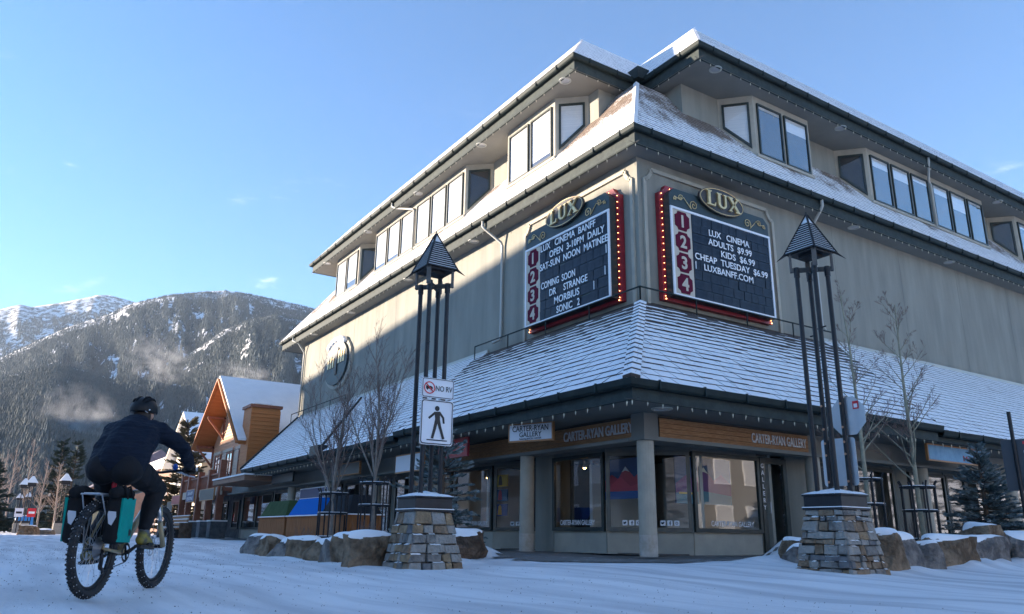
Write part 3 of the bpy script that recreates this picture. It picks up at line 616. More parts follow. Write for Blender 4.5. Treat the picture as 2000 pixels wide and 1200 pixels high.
# stucco moulding framing the two cinema boards
def moulding(T,x0,x1,z0,z1):
    n=.35; pts=[(x0,z0),(x0,z1-n),(x0+.12,z1-n+.02),(x0+n*.75,z1-.12),(x0+n*.8,z1),(x1-n*.8,z1),(x1-n*.75,z1-.12),(x1-.12,z1-n+.02),(x1,z1-n),(x1,z0)]
    mb=MB()
    for a,b2 in zip(pts,pts[1:]): mb.bar(T@Vector((a[0],a[1],.03)),T@Vector((b2[0],b2[1],.03)),.12,.09,up=T.to_3x3()@Vector((0,0,1)))
    mb.obj('moulding','stucco_light',CB)
moulding(LF(0,0,0),-5.95,-.22,6.7,11.22); moulding(RF(0,0,0),.25,6.15,6.7,11.22)
# ---- arcade: columns, beams
for x,y in [(3.62,-3.42),(-.78,-3.42),(-5.5,-3.42),(-10.2,-3.42),(-14.9,-3.42),(-19.6,-3.42),(3.62,2.15),(3.62,7.0),(3.62,12),(3.62,17)]:
    c=MB().lathe([(.185,.0),(.185,.5),(.18,2.34)],(x,y,0),20).obj('column','column',CB,smooth=False)
    MB().lathe([(.188,.0),(.19,.36),(.187,.42)],(x,y,.003),20).obj('worn_base',MAT.setdefault('wornbase',mat('worn concrete base',(.40,.35,.28),(.55,.50,.44),sc=5,rough=.9,bump=.4,bsc=20)),c)
mb=MB(); mb.bx(-30.2,3.40,-3.66,-3.22,2.32,2.40); mb.bx(-30.2,3.40,-3.44,-2.6,2.40,ZPS-.005)
mb.bx(3.42,3.86,-3.66,34,2.33,2.41); mb.bx(2.6,3.64,-3.2,34,2.41,ZPS-.004); mb.bx(3.44,3.84,-3.64,-3.24,2.41,ZPS-.003); mb.obj('beam','soffit',CB)
# cedar sign boards on the beam: planks, with raised letters
def cedar_sign(T,L,h,txt,tx,tw,label):
    s=MB().add([T@Vector(p) for p in ((-.03,-.03,0),(L+.03,-.03,0),(L+.03,h+.03,0),(-.03,h+.03,0),(-.03,-.03,.03),(L+.03,-.03,.03),(L+.03,h+.03,.03),(-.03,h+.03,.03))],[(0,3,2,1),(4,5,6,7),(0,1,5,4),(1,2,6,5),(2,3,7,6),(3,0,4,7)]).obj('sign_board','black',None)
    tag(s,label,'sign')
    for k in range(4):
        z0=k*h/4+.004; z1=(k+1)*h/4-.004; mb=MB(); mb.add([T@Vector(p) for p in ((0,z0,.03),(L,z0,.03),(L,z1,.03),(0,z1,.03),(0,z0,.052),(L,z0,.052),(L,z1,.052),(0,z1,.052))],[(4,5,6,7),(0,1,5,4),(1,2,6,5),(2,3,7,6),(3,0,4,7)]); mb.obj('plank','cedar',s)
    mb=MB(); text(mb,txt,T@Matrix.Translation((tx,h*.27,.056)),.31,.02,.012,width=tw); mb.obj('lettering','letter_grey',s)
cedar_sign(LF(-5.2,-3.47,2.42),8.72,.42,'CARTER-RYAN GALLERY',7.35,2.45,'long cedar board reading CARTER-RYAN GALLERY on the left shop front')
cedar_sign(RF(3.67,-3.08,2.42),5.0,.42,'CARTER-RYAN GALLERY',3.9,2.0,'cedar board reading CARTER-RYAN GALLERY on the right shop front')
# ---- gallery shop front
def seg_wall(x0,y0,x1,y1,z0,z1,m='stucco',name='shop_wall',th=.12):
    d=Vector((x1-x0,y1-y0,0)).normalized(); n=Vector((d.y,-d.x,0)); p=Vector((x0,y0,z0));q=Vector((x1,y1,z0))
    mb=MB(); mb.prism([p,q,q-n*th,p-n*th],(0,0,z1-z0)); return mb.obj(name,m,CB)
def shopwin(x0,y0,x1,y1,lights=1,fm='frame',z0=.50,z1=2.30,base=True,gm='shopglass',fw=.09):
    d=Vector((x1-x0,y1-y0,0)); L=d.length; d.normalize(); n=Vector((d.y,-d.x,0)); g=.02
    if base: seg_wall(x0,y0,x1,y1,0,z0-.005,'stucco_light')
    out=[]
    for i in range(lights):
        a=i*L/lights; T=frame((x0+d.x*a,y0+d.y*a,z0),d,n)
        out.append(window(CB,T,[(0,0),(L/lights,0),(L/lights,z1-z0),(0,z1-z0)],fw,fm,gm,.07,None,'shop_window',None))
    seg_wall(x0,y0,x1,y1,z1+.003,2.42,'soffit','head_panel')
    return out
Y0=-2.75
shopwin(-5.65,Y0,-3.45,Y0); shopwin(-3.42,Y0,-2.35,Y0+1.05,1,'bronze')
seg_wall(-1.35,Y0,-.55,Y0,0,2.42,'stucco'); seg_wall(-2.35,Y0+1.05,-1.35,Y0+1.05,0,2.42,'frame','recess_door'); seg_wall(-1.35,Y0+1.05,-1.36,Y0,0,2.42,'stucco')
shopwin(-.53,Y0,1.50,Y0); shopwin(1.53,Y0,2.28,-2.10,1,'bronze'); shopwin(2.30,-2.08,2.98,-1.46,1,'bronze')
shopwin(2.98,-1.43,2.98,.86); 
# glazed gallery door with its upright lettering
T=RF(2.98,.9,.03); d=window(CB,T,[(0,0),(1.0,0),(1.0,2.28),(0,2.28)],.14,'frame','shopglass',.06,None,'gallery_door',None)
mb=MB(); mb.tube([T@Vector((.2,.95,.07)),T@Vector((.2,.95,.13)),T@Vector((.2,1.2,.13)),T@Vector((.2,1.2,.07))],.016,6); mb.obj('handle','silver',d)
mb=MB()
for i,ch in enumerate('GALLERY'): text(mb,ch,T@Matrix.Translation((.07,2.02-i*.165,.063)),.15,.004,.008)
mb.obj('lettering','white',d)
seg_wall(2.98,1.92,2.98,2.9,0,2.42,'stucco'); 
# vinyl lettering on the panes
def vinyl(T,txt,x,w,size=.17,label='white window lettering reading CARTER-RYAN GALLERY'):
    mb=MB(); text(mb,txt,T@Matrix.Translation((x,.14,.036)),size,.003,.008,width=w); return mb
vinyl(LF(-5.65,Y0,.5),'CARTER-RYAN GALLERY',1.25,1.35).obj('window_lettering','white',CB)
vinyl(LF(-.53,Y0,.5),'CARTER-RYAN GALLERY',.98,1.36).obj('window_lettering','white',CB)
vinyl(RF(2.98,-1.43,.5),'CARTER-RYAN GALLERY',1.25,1.45).obj('window_lettering','white',CB)
def icons(T,x):
    mb=MB()
    for k in range(3):
        c=x+k*.155; q=lambda a,b2,z=.034:T@Vector((c+a,.19+b2,z)); r=.058
        mb.poly([q(-r,-r+.012),q(-r+.012,-r),q(r-.012,-r),q(r,-r+.012),q(r,r-.012),q(r-.012,r),q(-r+.012,r),q(-r,r-.012)],0)
        if k==0: mb.poly([q(-.034,-.02,.036),q(.0,-.03,.036),q(.03,.0,.036),q(.036,.024,.036),q(.012,.03,.036),q(0,.012,.036),q(-.034,.026,.036)],1)
        elif k==1:
            mb.poly([q(-.003,-.05,.036),q(.015,-.05,.036),q(.015,.02,.036),q(.03,.04,.036),q(.008,.042,.036),q(-.003,.03,.036)],1); mb.poly([q(-.02,-.005,.0365),q(.032,-.005,.0365),q(.032,.01,.0365),q(-.02,.01,.0365)],1)
        else:
            n=12; ring=[(math.cos(i*6.283/n),math.sin(i*6.283/n)) for i in range(n)]
            for i in range(n):
                a,b2=ring[i],ring[(i+1)%n]; mb.poly([q(a[0]*.03,a[1]*.03,.036),q(b2[0]*.03,b2[1]*.03,.036),q(b2[0]*.019,b2[1]*.019,.036),q(a[0]*.019,a[1]*.019,.036)],1)
    mb.obj('social_icons',['white','signblack'],CB)
u=Vector((.75,.65,0)).normalized()
icons(frame((1.53,Y0,.5),u,(u.y,-u.x,0)),.42); icons(frame((2.30,-2.08,.5),u,(u.y,-u.x,0)),.26)
u=Vector((1.07,1.05,0)).normalized(); icons(frame((-3.42,Y0,.5),u,(u.y,-u.x,0)),.55)
# inside the gallery
mb=MB(); mb.bx(-6,2.8,1.5,1.6,0,2.6); mb.bx(-6.1,-6,-2.6,1.6,0,2.6); mb.obj('gallery_wall','gallerywall',CB)
MB().bx(-6,2.9,-2.6,1.5,.0,.03).obj('gallery_floor',mat('gallery floor',(.12,.10,.085),rough=.5),CB)
MB().bx(-6,2.9,-2.6,1.5,2.46,2.5).obj('gallery_ceiling','roomshade',CB)
mb=MB(); mb.bx(.35,.45,-2.3,-.6,0,2.1); mb.bx(-4.4,-4.3,-2.4,-.9,0,2.2); mb.bx(1.2,2.45,-.6,-.5,0,2.3); mb.obj('display_wall','gallerywall',CB)
def canvas(T,w,h,base,parts,label):
    q=lambda a,b2,z:T@Vector((a*w,b2*h,z))
    ms=[]; mb=MB(); mb.add([q(0,0,0),q(1,0,0),q(1,1,0),q(0,1,0),q(0,0,.04),q(1,0,.04),q(1,1,.04),q(0,1,.04)],[(4,5,6,7),(0,1,5,4),(1,2,6,5),(2,3,7,6),(3,0,4,7)],0); ms.append(mat('canvas ground',base,rough=.6))
    for i,(c,pl) in enumerate(parts): mb.poly([q(a,b2,.042+.001*i) for a,b2 in pl],len(ms)); ms.append(mat('canvas paint',c,rough=.6))
    tag(mb.obj('painting',ms,None),label,'painting')
peaks=[(0,.42),(.2,.62),(.34,.5),(.5,.8),(.68,.52),(.82,.66),(1,.45)]
canvas(LF(.62,-2.05,1.25),1.7,.95,(.02,.06,.22),[((.55,.03,.07),peaks+[(1,.2),(0,.2)]),((.75,.75,.78),[(.42,.66),(.5,.8),(.58,.66),(.5,.7)]),((.70,.05,.10),[(0,.2),(.4,.55),(.6,.3),(1,.45),(1,.15),(0,.1)]),((.03,.12,.4),[(0,0),(1,0),(1,.18),(0,.2)])],'crimson mountain painting hanging in the gallery left of the corner column')
canvas(RF(2.35,-1.35,1.15),1.9,1.1,(.04,.10,.24),[((.18,.06,.20),peaks+[(1,0),(0,0)]),((.75,.72,.62),[(.42,.66),(.5,.8),(.58,.66),(.5,.7)]),((.10,.25,.32),[(0,0),(1,0),(1,.2),(.5,.28),(0,.22)]),((.8,.55,.1),[(.05,.2),(.35,.2),(.35,.24),(.05,.24)])],'violet mountain painting hanging in the gallery right of the corner column')
for k,(c1,c2) in enumerate([((.75,.45,.03),(.10,.05,.03)),((.03,.10,.22),(.5,.05,.08)),((.05,.06,.22),(.75,.35,.05))]):
    canvas(LF(-4.28,-2.2,1.75-k*.42),.75,.34,c1,[(c2,[(.35,.1),(.65,.1),(.6,.8),(.5,.95),(.4,.8)])],['small yellow painting topmost of three beside the left gallery window','small blue painting in the middle of three beside the left gallery window','small indigo painting lowest of three beside the left gallery window'][k])
MAT['warm']=mat('lit gallery spot lamp',(1,.8,.5),emit=(1,.62,.25,7))
for x,y in [(.1,-2.25),(.32,-2.2),(-4.7,-2.2),(2.3,-.1),(-2.9,-1.0)]:
    l=tag(MB().lathe([(.02,.18),(.025,.1),(.06,.02),(.075,0)],(x,y,2.05),12).obj('spot_lamp','silver',None),{.1:'lit spot lamp, left of a pair, behind the gallery pane',.32:'lit spot lamp, right of a pair, behind the gallery pane',-4.7:'lit spot lamp in the gallery window farthest left',2.3:'lit spot lamp in the gallery right of the corner column',-2.9:'lit spot lamp behind the angled gallery pane'}[x],'lamp','gallery spot lamps')
    MB().ball((x,y,2.06),.045,10,6).obj('bulb','warm',l)
# the other shop fronts along both arcades
for x0,x1,dr in [(-10.0,-5.9,0),(-14.7,-10.4,1),(-19.4,-15.1,0),(-24.2,-19.8,0),(-30,-24.5,0)]:
    seg_wall(x0-.4,Y0,x0,Y0,0,2.42,'stucco'); ww=shopwin(x0,Y0,x1,Y0,2,base=True,gm='shopglass',z0=.3 if dr else .5)
MB().bx(-30,-6.2,-2.3,-2.2,0,2.5).obj('shop_dark_sheet','roomshade',CB)  # no room here: a dark slab painted as the shade behind the panes
for y0,y1 in [(2.95,4.7),(4.75,6.6),(7.4,9.3),(9.35,11.6),(12.4,16.6),(17.4,22)]:
    shopwin(2.98,y0,2.98,y1,2 if y1-y0>2 else 1,base=y0>4.72,z0=.06 if y0<4.7 else .42)
for y in (6.65,11.65,16.65): seg_wall(2.98,y,2.98,y+.72,0,2.42,'stucco')
MB().bx(2.1,2.2,2,30,0,2.5).obj('shop_dark_sheet','roomshade',CB)  # dark slab standing in for the shaded shop inside
MB().bx(-30.2,-.1,.0,.1,0,2.8).obj('rear_wall','roomshade',CB)
# flat entrance awning at the far left end
mb=MB(); mb.bx(-26.9,-20.9,-5.25,-1.5,2.62,2.86); aw=mb.obj('entrance_awning',mat('brown awning board',(.20,.10,.06),(.28,.16,.10),sc=4,rough=.7,stretch=(.4,.4,8)),CB)
MB().bx(-26.95,-20.85,-5.3,-1.5,2.862,2.93).obj('awning_snow','snow',aw)
# ------------------------------------------------------------------ cinema boards
def glyph_L(): return [[(0,0),(.62,0),(.68,.26),(.62,.26),(.55,.09),(.28,.09),(.28,.91),(.38,.94),(.38,1),(0,1),(0,.94),(.10,.91),(.10,.09),(0,.06)]]
def glyph_U():
    o=[(0,1),(0,.94),(.08,.91),(.08,.3)]+[(.08+.32-.32*math.cos(a),.3-.31*math.sin(a)) for a in np.linspace(0,math.pi,10)[1:-1]]+[(.72,.3),(.72,.91),(.80,.94),(.80,1),(.52,1),(.52,.94),(.60,.91),(.60,.32)]
    i=[(.43-.17*math.cos(a)*-1,.32-.21*math.sin(a)) for a in np.linspace(0,math.pi,8)[1:-1]]
    return [o+i+[(.26,.32),(.26,.91),(.36,.94),(.36,1)]]
def glyph_X(): return [[(0,1),(0,.94),(.08,.91),(.62,.09),(.54,.06),(.54,0),(.92,0),(.92,.06),(.84,.09),(.30,.91),(.38,.94),(.38,1)],[(.03,0),(.03,.06),(.10,.09),(.66,.91),(.58,.94),(.58,1),(.86,1),(.86,.94),(.78,.91),(.20,.09),(.28,.06),(.28,0)]]
def spiral(T,cx,cy,r,turn,a0,sgn,tail=None,z=.03,n=26):
    pts=[]
    for i in range(n):
        t=i/(n-1); a=a0+sgn*turn*6.283*t; rr=r*(.12+.88*t); pts.append((cx+rr*math.cos(a),cy+rr*math.sin(a)))
    if tail: pts+=tail
    return [T@Vector((a,b2,z)) for a,b2 in pts]
TILE=bpy.data.meshes.new('tile'); TILE.from_pydata([(0,0,0),(1,0,0),(1,1,0),(0,1,0),(.0,.0,1),(1,.0,1),(1,1,1),(.0,1,1)],[],[(4,5,6,7),(0,1,5,4),(1,2,6,5),(2,3,7,6),(3,0,4,7)]); TILE.materials.append(MAT['tile']); TILE.update()
def marquee(T,label,rows,nrow,seed,marks):
    Wd,Hh=4.85,3.72; r=random.Random(seed)
    root=empty('cinema_board',T.translation,label=label,cat='sign',group='cinema programme boards')
    q=lambda x,y,z:T@Vector((x,y,z))
    # red backing with clipped top corners
    n=.28; out=[(0,0),(Wd,0),(Wd,Hh-n),(Wd-.1,Hh-n+.03),(Wd-n+.03,Hh-.1),(Wd-n,Hh),(n,Hh),(n-.03,Hh-.1),(.1,Hh-n+.03),(0,Hh-n)]
    mb=MB(); mb.prism([q(x,y,.02) for x,y in out],T.to_3x3()@Vector((0,0,.16))); mb.obj('red_surround','red',root)
    # front cabinet
    a0,a1,b0,b1=.17,Wd-.17,.10,Hh-.17; zf=.44
    mb=MB(); mb.prism([q(x,y,.18) for x,y in ((a0,b0),(a1,b0),(a1,b1-.2),(a1-.2,b1),(a0+.2,b1),(a0,b1-.2))],T.to_3x3()@Vector((0,0,zf-.18))); mb.obj('cabinet','bandgreen',root)
    top=b1-.62
    mb=MB()
    for (x0,y0,x1,y1) in ((a0,b0,a1,b0+.07),(a0,top-.07,a1,top),(a0,b0+.072,a0+.07,top-.072),(a1-.07,b0+.072,a1,top-.072)): mb.prism([q(x0,y0,zf-.005),q(x1,y0,zf-.005),q(x1,y1,zf-.005),q(x0,y1,zf-.005)],T.to_3x3()@Vector((0,0,.05)))
    mb.obj('board_frame','signwhite',root)
    cw=.80; cx0=a0+.072
    MB().prism([q(cx0,b0+.072,zf-.004),q(cx0+cw,b0+.072,zf-.004),q(cx0+cw,top-.072,zf-.004),q(cx0,top-.072,zf-.004)],T.to_3x3()@Vector((0,0,.02))).obj('number_column','cream',root)
    hh=(top-b0-.16)/4
    for k in range(4):
        cy=top-.08-hh*(k+.5); cx=cx0+cw/2; s1,s2,s3=.30,.17,.36
        o=[(-s2,-s3),(s2,-s3),(s2+.03,-s3+.09),(s1,-s2-.03),(s1,s2+.03),(s2+.03,s3-.09),(s2,s3),(-s2,s3),(-s2-.03,s3-.09),(-s1,s2+.03),(-s1,-s2-.03),(-s2-.03,-s3+.09)]
        p=MB().prism([q(cx+x,cy+y*hh/.8,zf+.016) for x,y in o],T.to_3x3()@Vector((0,0,.02))).obj('number_plate','plum',root)
        mb=MB(); text(mb,'1234'[k],T@Matrix.Translation((cx,cy-.19,zf+.037)),.54,.012,.028); mb.obj('numeral','cream',p)
    # letter tiles, each its own piece, and the loose letters on them
    tx0,tx1=cx0+cw+.004,a1-.072; ty0,ty1=b0+.072,top-.072; rh=(ty1-ty0)/nrow
    for j in range(nrow):
        x=tx0
        while x<tx1-.02:
            wd=min(r.uniform(.26,.5),tx1-x)
            if tx1-x-wd<.15: wd=tx1-x
            o=link('tile',TILE,root); M=W(root).inverted()@T@Matrix.Translation((x+.006,ty0+j*rh+.008,zf))@Matrix.Diagonal((wd-.012,rh-.016,.016+r.uniform(0,.01),1)); tilt=Matrix.Rotation(r.uniform(-.006,.006),4,'X'); o.matrix_basis=M@tilt; x+=wd
    for j,(txt,xc,wd) in rows.items():
        mb=MB(); text(mb,txt,T@Matrix.Translation((tx0+(tx1-tx0)*xc,ty1-(j+1)*rh+rh*.16,zf+.042)),rh*.98,.008,.012,width=(tx1-tx0)*wd); mb.obj('letter_line','white',root,kind='stuff')
    mb=MB()
    for x,j in marks: mb.prism([q(tx0+(tx1-tx0)*x,ty1-(j+1)*rh+.03,zf+.03),q(tx0+(tx1-tx0)*x+.03,ty1-(j+1)*rh+.03,zf+.03),q(tx0+(tx1-tx0)*x+.03,ty1-j*rh-.03,zf+.03),q(tx0+(tx1-tx0)*x,ty1-j*rh-.03,zf+.03)],T.to_3x3()@Vector((0,0,.006)))
    mb.obj('loose_letters','white',root,kind='stuff')
    # gilded scrolls on the green band
    yb=top+.30
    for sg,xc in ((1,a0+.75),(-1,a1-.75)):
        mb=MB()
        X=lambda d:xc+sg*d
        for (dx,dy,rr,tn,s0,dr) in ((.28,-.06,.17,1.6,0,1),(-.28,.06,.11,1.4,3.1,-1),(-.52,-.02,.07,1.3,2,1)):
            mb.tube(spiral(T,X(dx),yb+dy,rr,tn,s0 if sg>0 else 3.14-s0,dr*sg,None,zf+.02),.013,5)
        mb.tube([q(X(a),yb+b2,zf+.02) for a,b2 in ((.16,-.2),(0,-.05),(-.15,.10),(-.34,.0),(-.55,.06))],.013,5)
        mb.obj('gilt_scroll','gold',root)
    # oval name plate
    cx,cy=Wd*.5+(.08 if seed==1 else -.02),Hh-.15; A_,B_=1.03,.44
    el=[(A_*math.cos(a),B_*math.sin(a)) for a in np.linspace(0,2*math.pi,40,endpoint=False)]
    ov=MB().prism([q(cx+x,cy+y,zf+.03) for x,y in el],T.to_3x3()@Vector((0,0,.07))).obj('oval_plate','oval',root)
    MB().tube([q(cx+x*.95,cy+y*.93,zf+.102) for x,y in el+el[:1]],.014,5).obj('gilt_rim','gold',ov)
    mb=MB(); lx=cx-.74; d3=T.to_3x3()@Vector((0,0,.06))
    for gl,wd in ((glyph_L,.46),(glyph_U,.52),(glyph_X,.54)):
        for pl in gl(): mb.prism([q(lx+x*.60,cy-.25+y*.50,zf+.102) for x,y in pl],d3)
        lx+=wd
    mb.obj('gilt_letters','gold',ov)
    # bulbs round the red surround
    mb=MB(); 
    for k in range(17):
        for xx in (.085,Wd-.085): mb.ball(q(xx,.12+k*.205,.20),.014,8,5)
    for k in range(20):
        xx=.45+k*.207
        if abs(xx-cx)>1.1: mb.ball(q(xx,Hh-.09,.20),.012,8,5)
    for xx in (.085,Wd-.085): mb.ball(q(xx,.03,.22),.020,8,5)
    mb.obj('bulbs','bulb',root,smooth=True,kind='stuff')
    return root
marquee(LF(-5.47,0,7.05),'cinema board listing LUX CINEMA BANFF and coming films on the left street front',{0:('LUX   CINEMA  BANFF',.43,.82),1:('OPEN  3-10PM  DAILY',.56,.80),2:('SAT-SUN  NOON  MATINEE',.505,.99),4:('COMING  SOON',.29,.52),5:('DR     STRANGE',.44,.56),6:('MORBIUS',.42,.37),7:('SONIC   2',.44,.34)},8,1,[(.97,3),(.95,5),(.80,6)])
marquee(RF(0,.70,7.05),'cinema board with ticket prices LUX CINEMA ADULTS $9.99 on the right street front',{1:('LUX   CINEMA',.46,.52),2:('ADULTS  $9.99',.47,.56),3:('KIDS  $6.99',.56,.44),4:('CHEAP  TUESDAY  $6.99',.48,.93),5:('LUXBANFF.COM',.43,.62)},9,2,[(.02,5)])
# oval emblem on the left wall, partly under snow
root=empty('oval_emblem',(-24,0,9.25),label='oval dark green emblem with gold lettering and snow on top, far along the left wall',cat='sign')
T=LF(-24.0,0,9.25); q=lambda x,y,z:T@Vector((x,y,z))
el=lambda a,b2:[(a*math.cos(t),b2*math.sin(t)) for t in np.linspace(0,2*math.pi,40,endpoint=False)]
MB().prism([q(x,y,.0) for x,y in el(1.95,1.42)],(0,-.14,0)).obj('moulding','stucco_light',root)
MB().prism([q(x,y,.15) for x,y in el(1.68,1.22)],(0,-.12,0)).obj('emblem_face','bandgreen',root)
mb=MB()
for i,h in enumerate((.5,.62,.5,.6)): mb.prism([q(-1.1+i*.36,-.22,.275),q(-.92+i*.36,-.22,.275),q(-.88+i*.36,-.22+h,.275),q(-1.06+i*.36,-.22+h,.275)],(0,-.03,0))
for i,h in enumerate((.7,.62,.66)): mb.prism([q(.45+i*.34,-.1,.275),q(.66+i*.34,-.1,.275),q(.68+i*.34,-.1+h,.275),q(.47+i*.34,-.1+h,.275)],(0,-.03,0))
mb.prism([q(.1,-.7,.275),q(.32,-.65,.275),q(.36,.3,.275),q(.5,.75,.275),q(.2,.85,.275),q(.05,.3,.275)],(0,-.05,0),1)
mb.obj('gilt_letters',['gold','oval'],root)
mb=MB(); 
for i in range(22):
    a=lerp(.95,2.3,i/21); x,y=1.74*math.cos(a),1.28*math.sin(a); mb.ball(q(x,y+.03,.2),.17+.09*hsh(i),8,6,sc=(1.2,.9,.75))
mb.obj('snow_cap','snow',root,smooth=True)
# ------------------------------------------------------------------ hanging shop signs
def hang_sign(name,T,w,h,face,border,texts,label,z_hang=None,th=.07):
    root=empty(name,T.translation,label=label,cat='sign'); q=lambda x,y,z:T@Vector((x,y,z)); d=T.to_3x3()@Vector((0,0,th))
    MB().prism([q(-w/2,0,-th/2),q(w/2,0,-th/2),q(w/2,h,-th/2),q(-w/2,h,-th/2)],d).obj('sign_case',border,root)
    for s in (1,-1):
        z=s*(th/2+.004); MB().poly([q(x,y,z) for x,y in ((-w/2+.04,.04),(w/2-.04,.04),(w/2-.04,h-.04),(-w/2+.04,h-.04))][::s]).obj('sign_face',face,root)
    for ms,items in texts:
        mb=MB()
        for (t,x,y,sz,wd) in items: text(mb,t,T@Matrix.Translation((x,y,th/2+.006)),sz,.004,.01,width=wd)
        mb.obj('lettering',ms,root)
    if z_hang:
        mb=MB()
        for x in (-w*.35,w*.35): mb.bar(q(x,h,0),(q(x,h,0).x,q(x,h,0).y,z_hang),.02,.02)
        mb.obj('hanger','black',root)
    return root
MAT['signredface']=mat('red sign face',(.36,.018,.02),rough=.5); MAT['signblue']=mat('navy sign face',(.02,.04,.13),rough=.5); MAT['signdark']=mat('dark slate sign face',(.02,.028,.03),rough=.5)
MAT['orangewood']=mat('orange wood sign frame',(.38,.17,.06),rough=.5); MAT['skyblue']=mat('sky blue sign face',(.07,.20,.33),(.12,.28,.42),sc=5,rough=.5)
MAT['redprint']=mat('dark red lettering',(.30,.015,.03),rough=.5); MAT['dimtext']=mat('faint lettering',(.20,.24,.18),rough=.6); MAT['paleface']=mat('pale grey sign face',(.62,.63,.66),rough=.5)
u=Vector((.93,.37,0)).normalized()
hang_sign('hanging_sign',frame((.95,-4.5,2.47),u,(u.y,-u.x,0)),1.25,.44,'paleface','orangewood',[('signblack',[('CARTER-RYAN',0,.245,.19,1.0),('GALLERY',.0,.115,.16,.62),('featuring JASON CARTER',0,.055,.055,.62)])],'white hanging sign reading CARTER-RYAN GALLERY under the eave',ZPS)
hang_sign('hanging_sign',frame((-2.75,-4.5,2.36),(1,0,0),(0,-1,0)),1.6,.50,'signredface','red',[('paleface',[('FIRE & FLOWER',.1,.26,.17,1.0)])],'red hanging sign reading FIRE & FLOWER behind the left lamp post',ZPS)
hang_sign('hanging_sign',frame((-5.6,-4.4,2.15),(1,0,0),(0,-1,0)),1.9,.55,'paleface','orangewood',[],'pale hanging sign hidden by spruce twigs left of the left lamp post',ZPS)
hang_sign('hanging_sign',frame((-18.6,-4.2,2.42),(1,0,0),(0,-1,0)),3.0,.42,'signdark','green_metal',[],'dark green hanging sign under the far end of the left eave',ZPS)
hang_sign('hanging_sign',frame((-11.0,-4.2,2.35),(1,0,0),(0,-1,0)),2.2,.45,'signdark','cedar',[],'dim wooden hanging sign behind the bare trees',ZPS)
hang_sign('fascia_sign',frame((-16.3,-3.55,1.72),(1,0,0),(0,-1,0)),3.3,.45,'signblue','paleface',[],'long blue shop sign low over a doorway at the far left arcade')
root=hang_sign('hanging_sign',frame((4.55,7.2,2.42),(0,1,0),(1,0,0)),2.9,.46,'skyblue','orangewood',[('redprint',[('Market',.78,.08,.22,1.0)])],'blue hanging sign with red Market lettering behind the right bare trees',ZPS)
# ------------------------------------------------------------------ string lights under the eaves
def string(path,z,step,label,cut=None):
    mb=MB()
    for a,b2 in zip(path,path[1:]):
        A=Vector((*a,0));B=Vector((*b2,0)); L=(B-A).length; n=int(L/step); d=(B-A).normalized(); o=Vector((d.y,-d.x,0))*-.205
        mb.bar(A+o+Vector((0,0,z+.01)),B+o+Vector((0,0,z+.01)),.008,.008,1)
        for i in range(n):
            p=A+d*(i+.5)*step+o+Vector((0,0,z-.03)); s=.8+.5*hsh(i,len(path),z); mb.add([p+Vector((0,0,.03)),p+Vector((.018,0,0)),p+Vector((0,.018,0)),p+Vector((-.018,0,0)),p+Vector((0,-.018,0)),p+Vector((R.uniform(-.01,.01),R.uniform(-.01,.01),-.075*s))],[(0,1,2),(0,2,3),(0,3,4),(0,4,1),(5,2,1),(5,3,2),(5,4,3),(5,1,4)],0)
    tag(mb.obj('string_lights',['fairy','black'],None),label,'string lights','string lights along the eaves')
string([(-33.06,-.84),(.84,-.84),(.84,33)],ZU-.54,.46,'string of ivory bulbs hanging from the middle eave under the dormers')
string([(-28.99,-.64),(-2.25,-.64),(-2.25,2.38),(.64,2.38),(.64,33)],ZT-.55,.5,'string of ivory bulbs hanging from the topmost eave')
string([(-5.47,-5.09),(5.09,-5.09),(5.09,5.8)],ZP-.39,.40,'string of ivory bulbs along the corner eave over the gallery')
string([(-22.72,-5.0),(-5.62,-5.0)],ZP-.40,.42,'string of ivory bulbs along the lower eave left of the corner')
string([(5.0,5.95),(5.0,33)],ZP-.40,.42,'string of ivory bulbs along the lower eave at the far right')
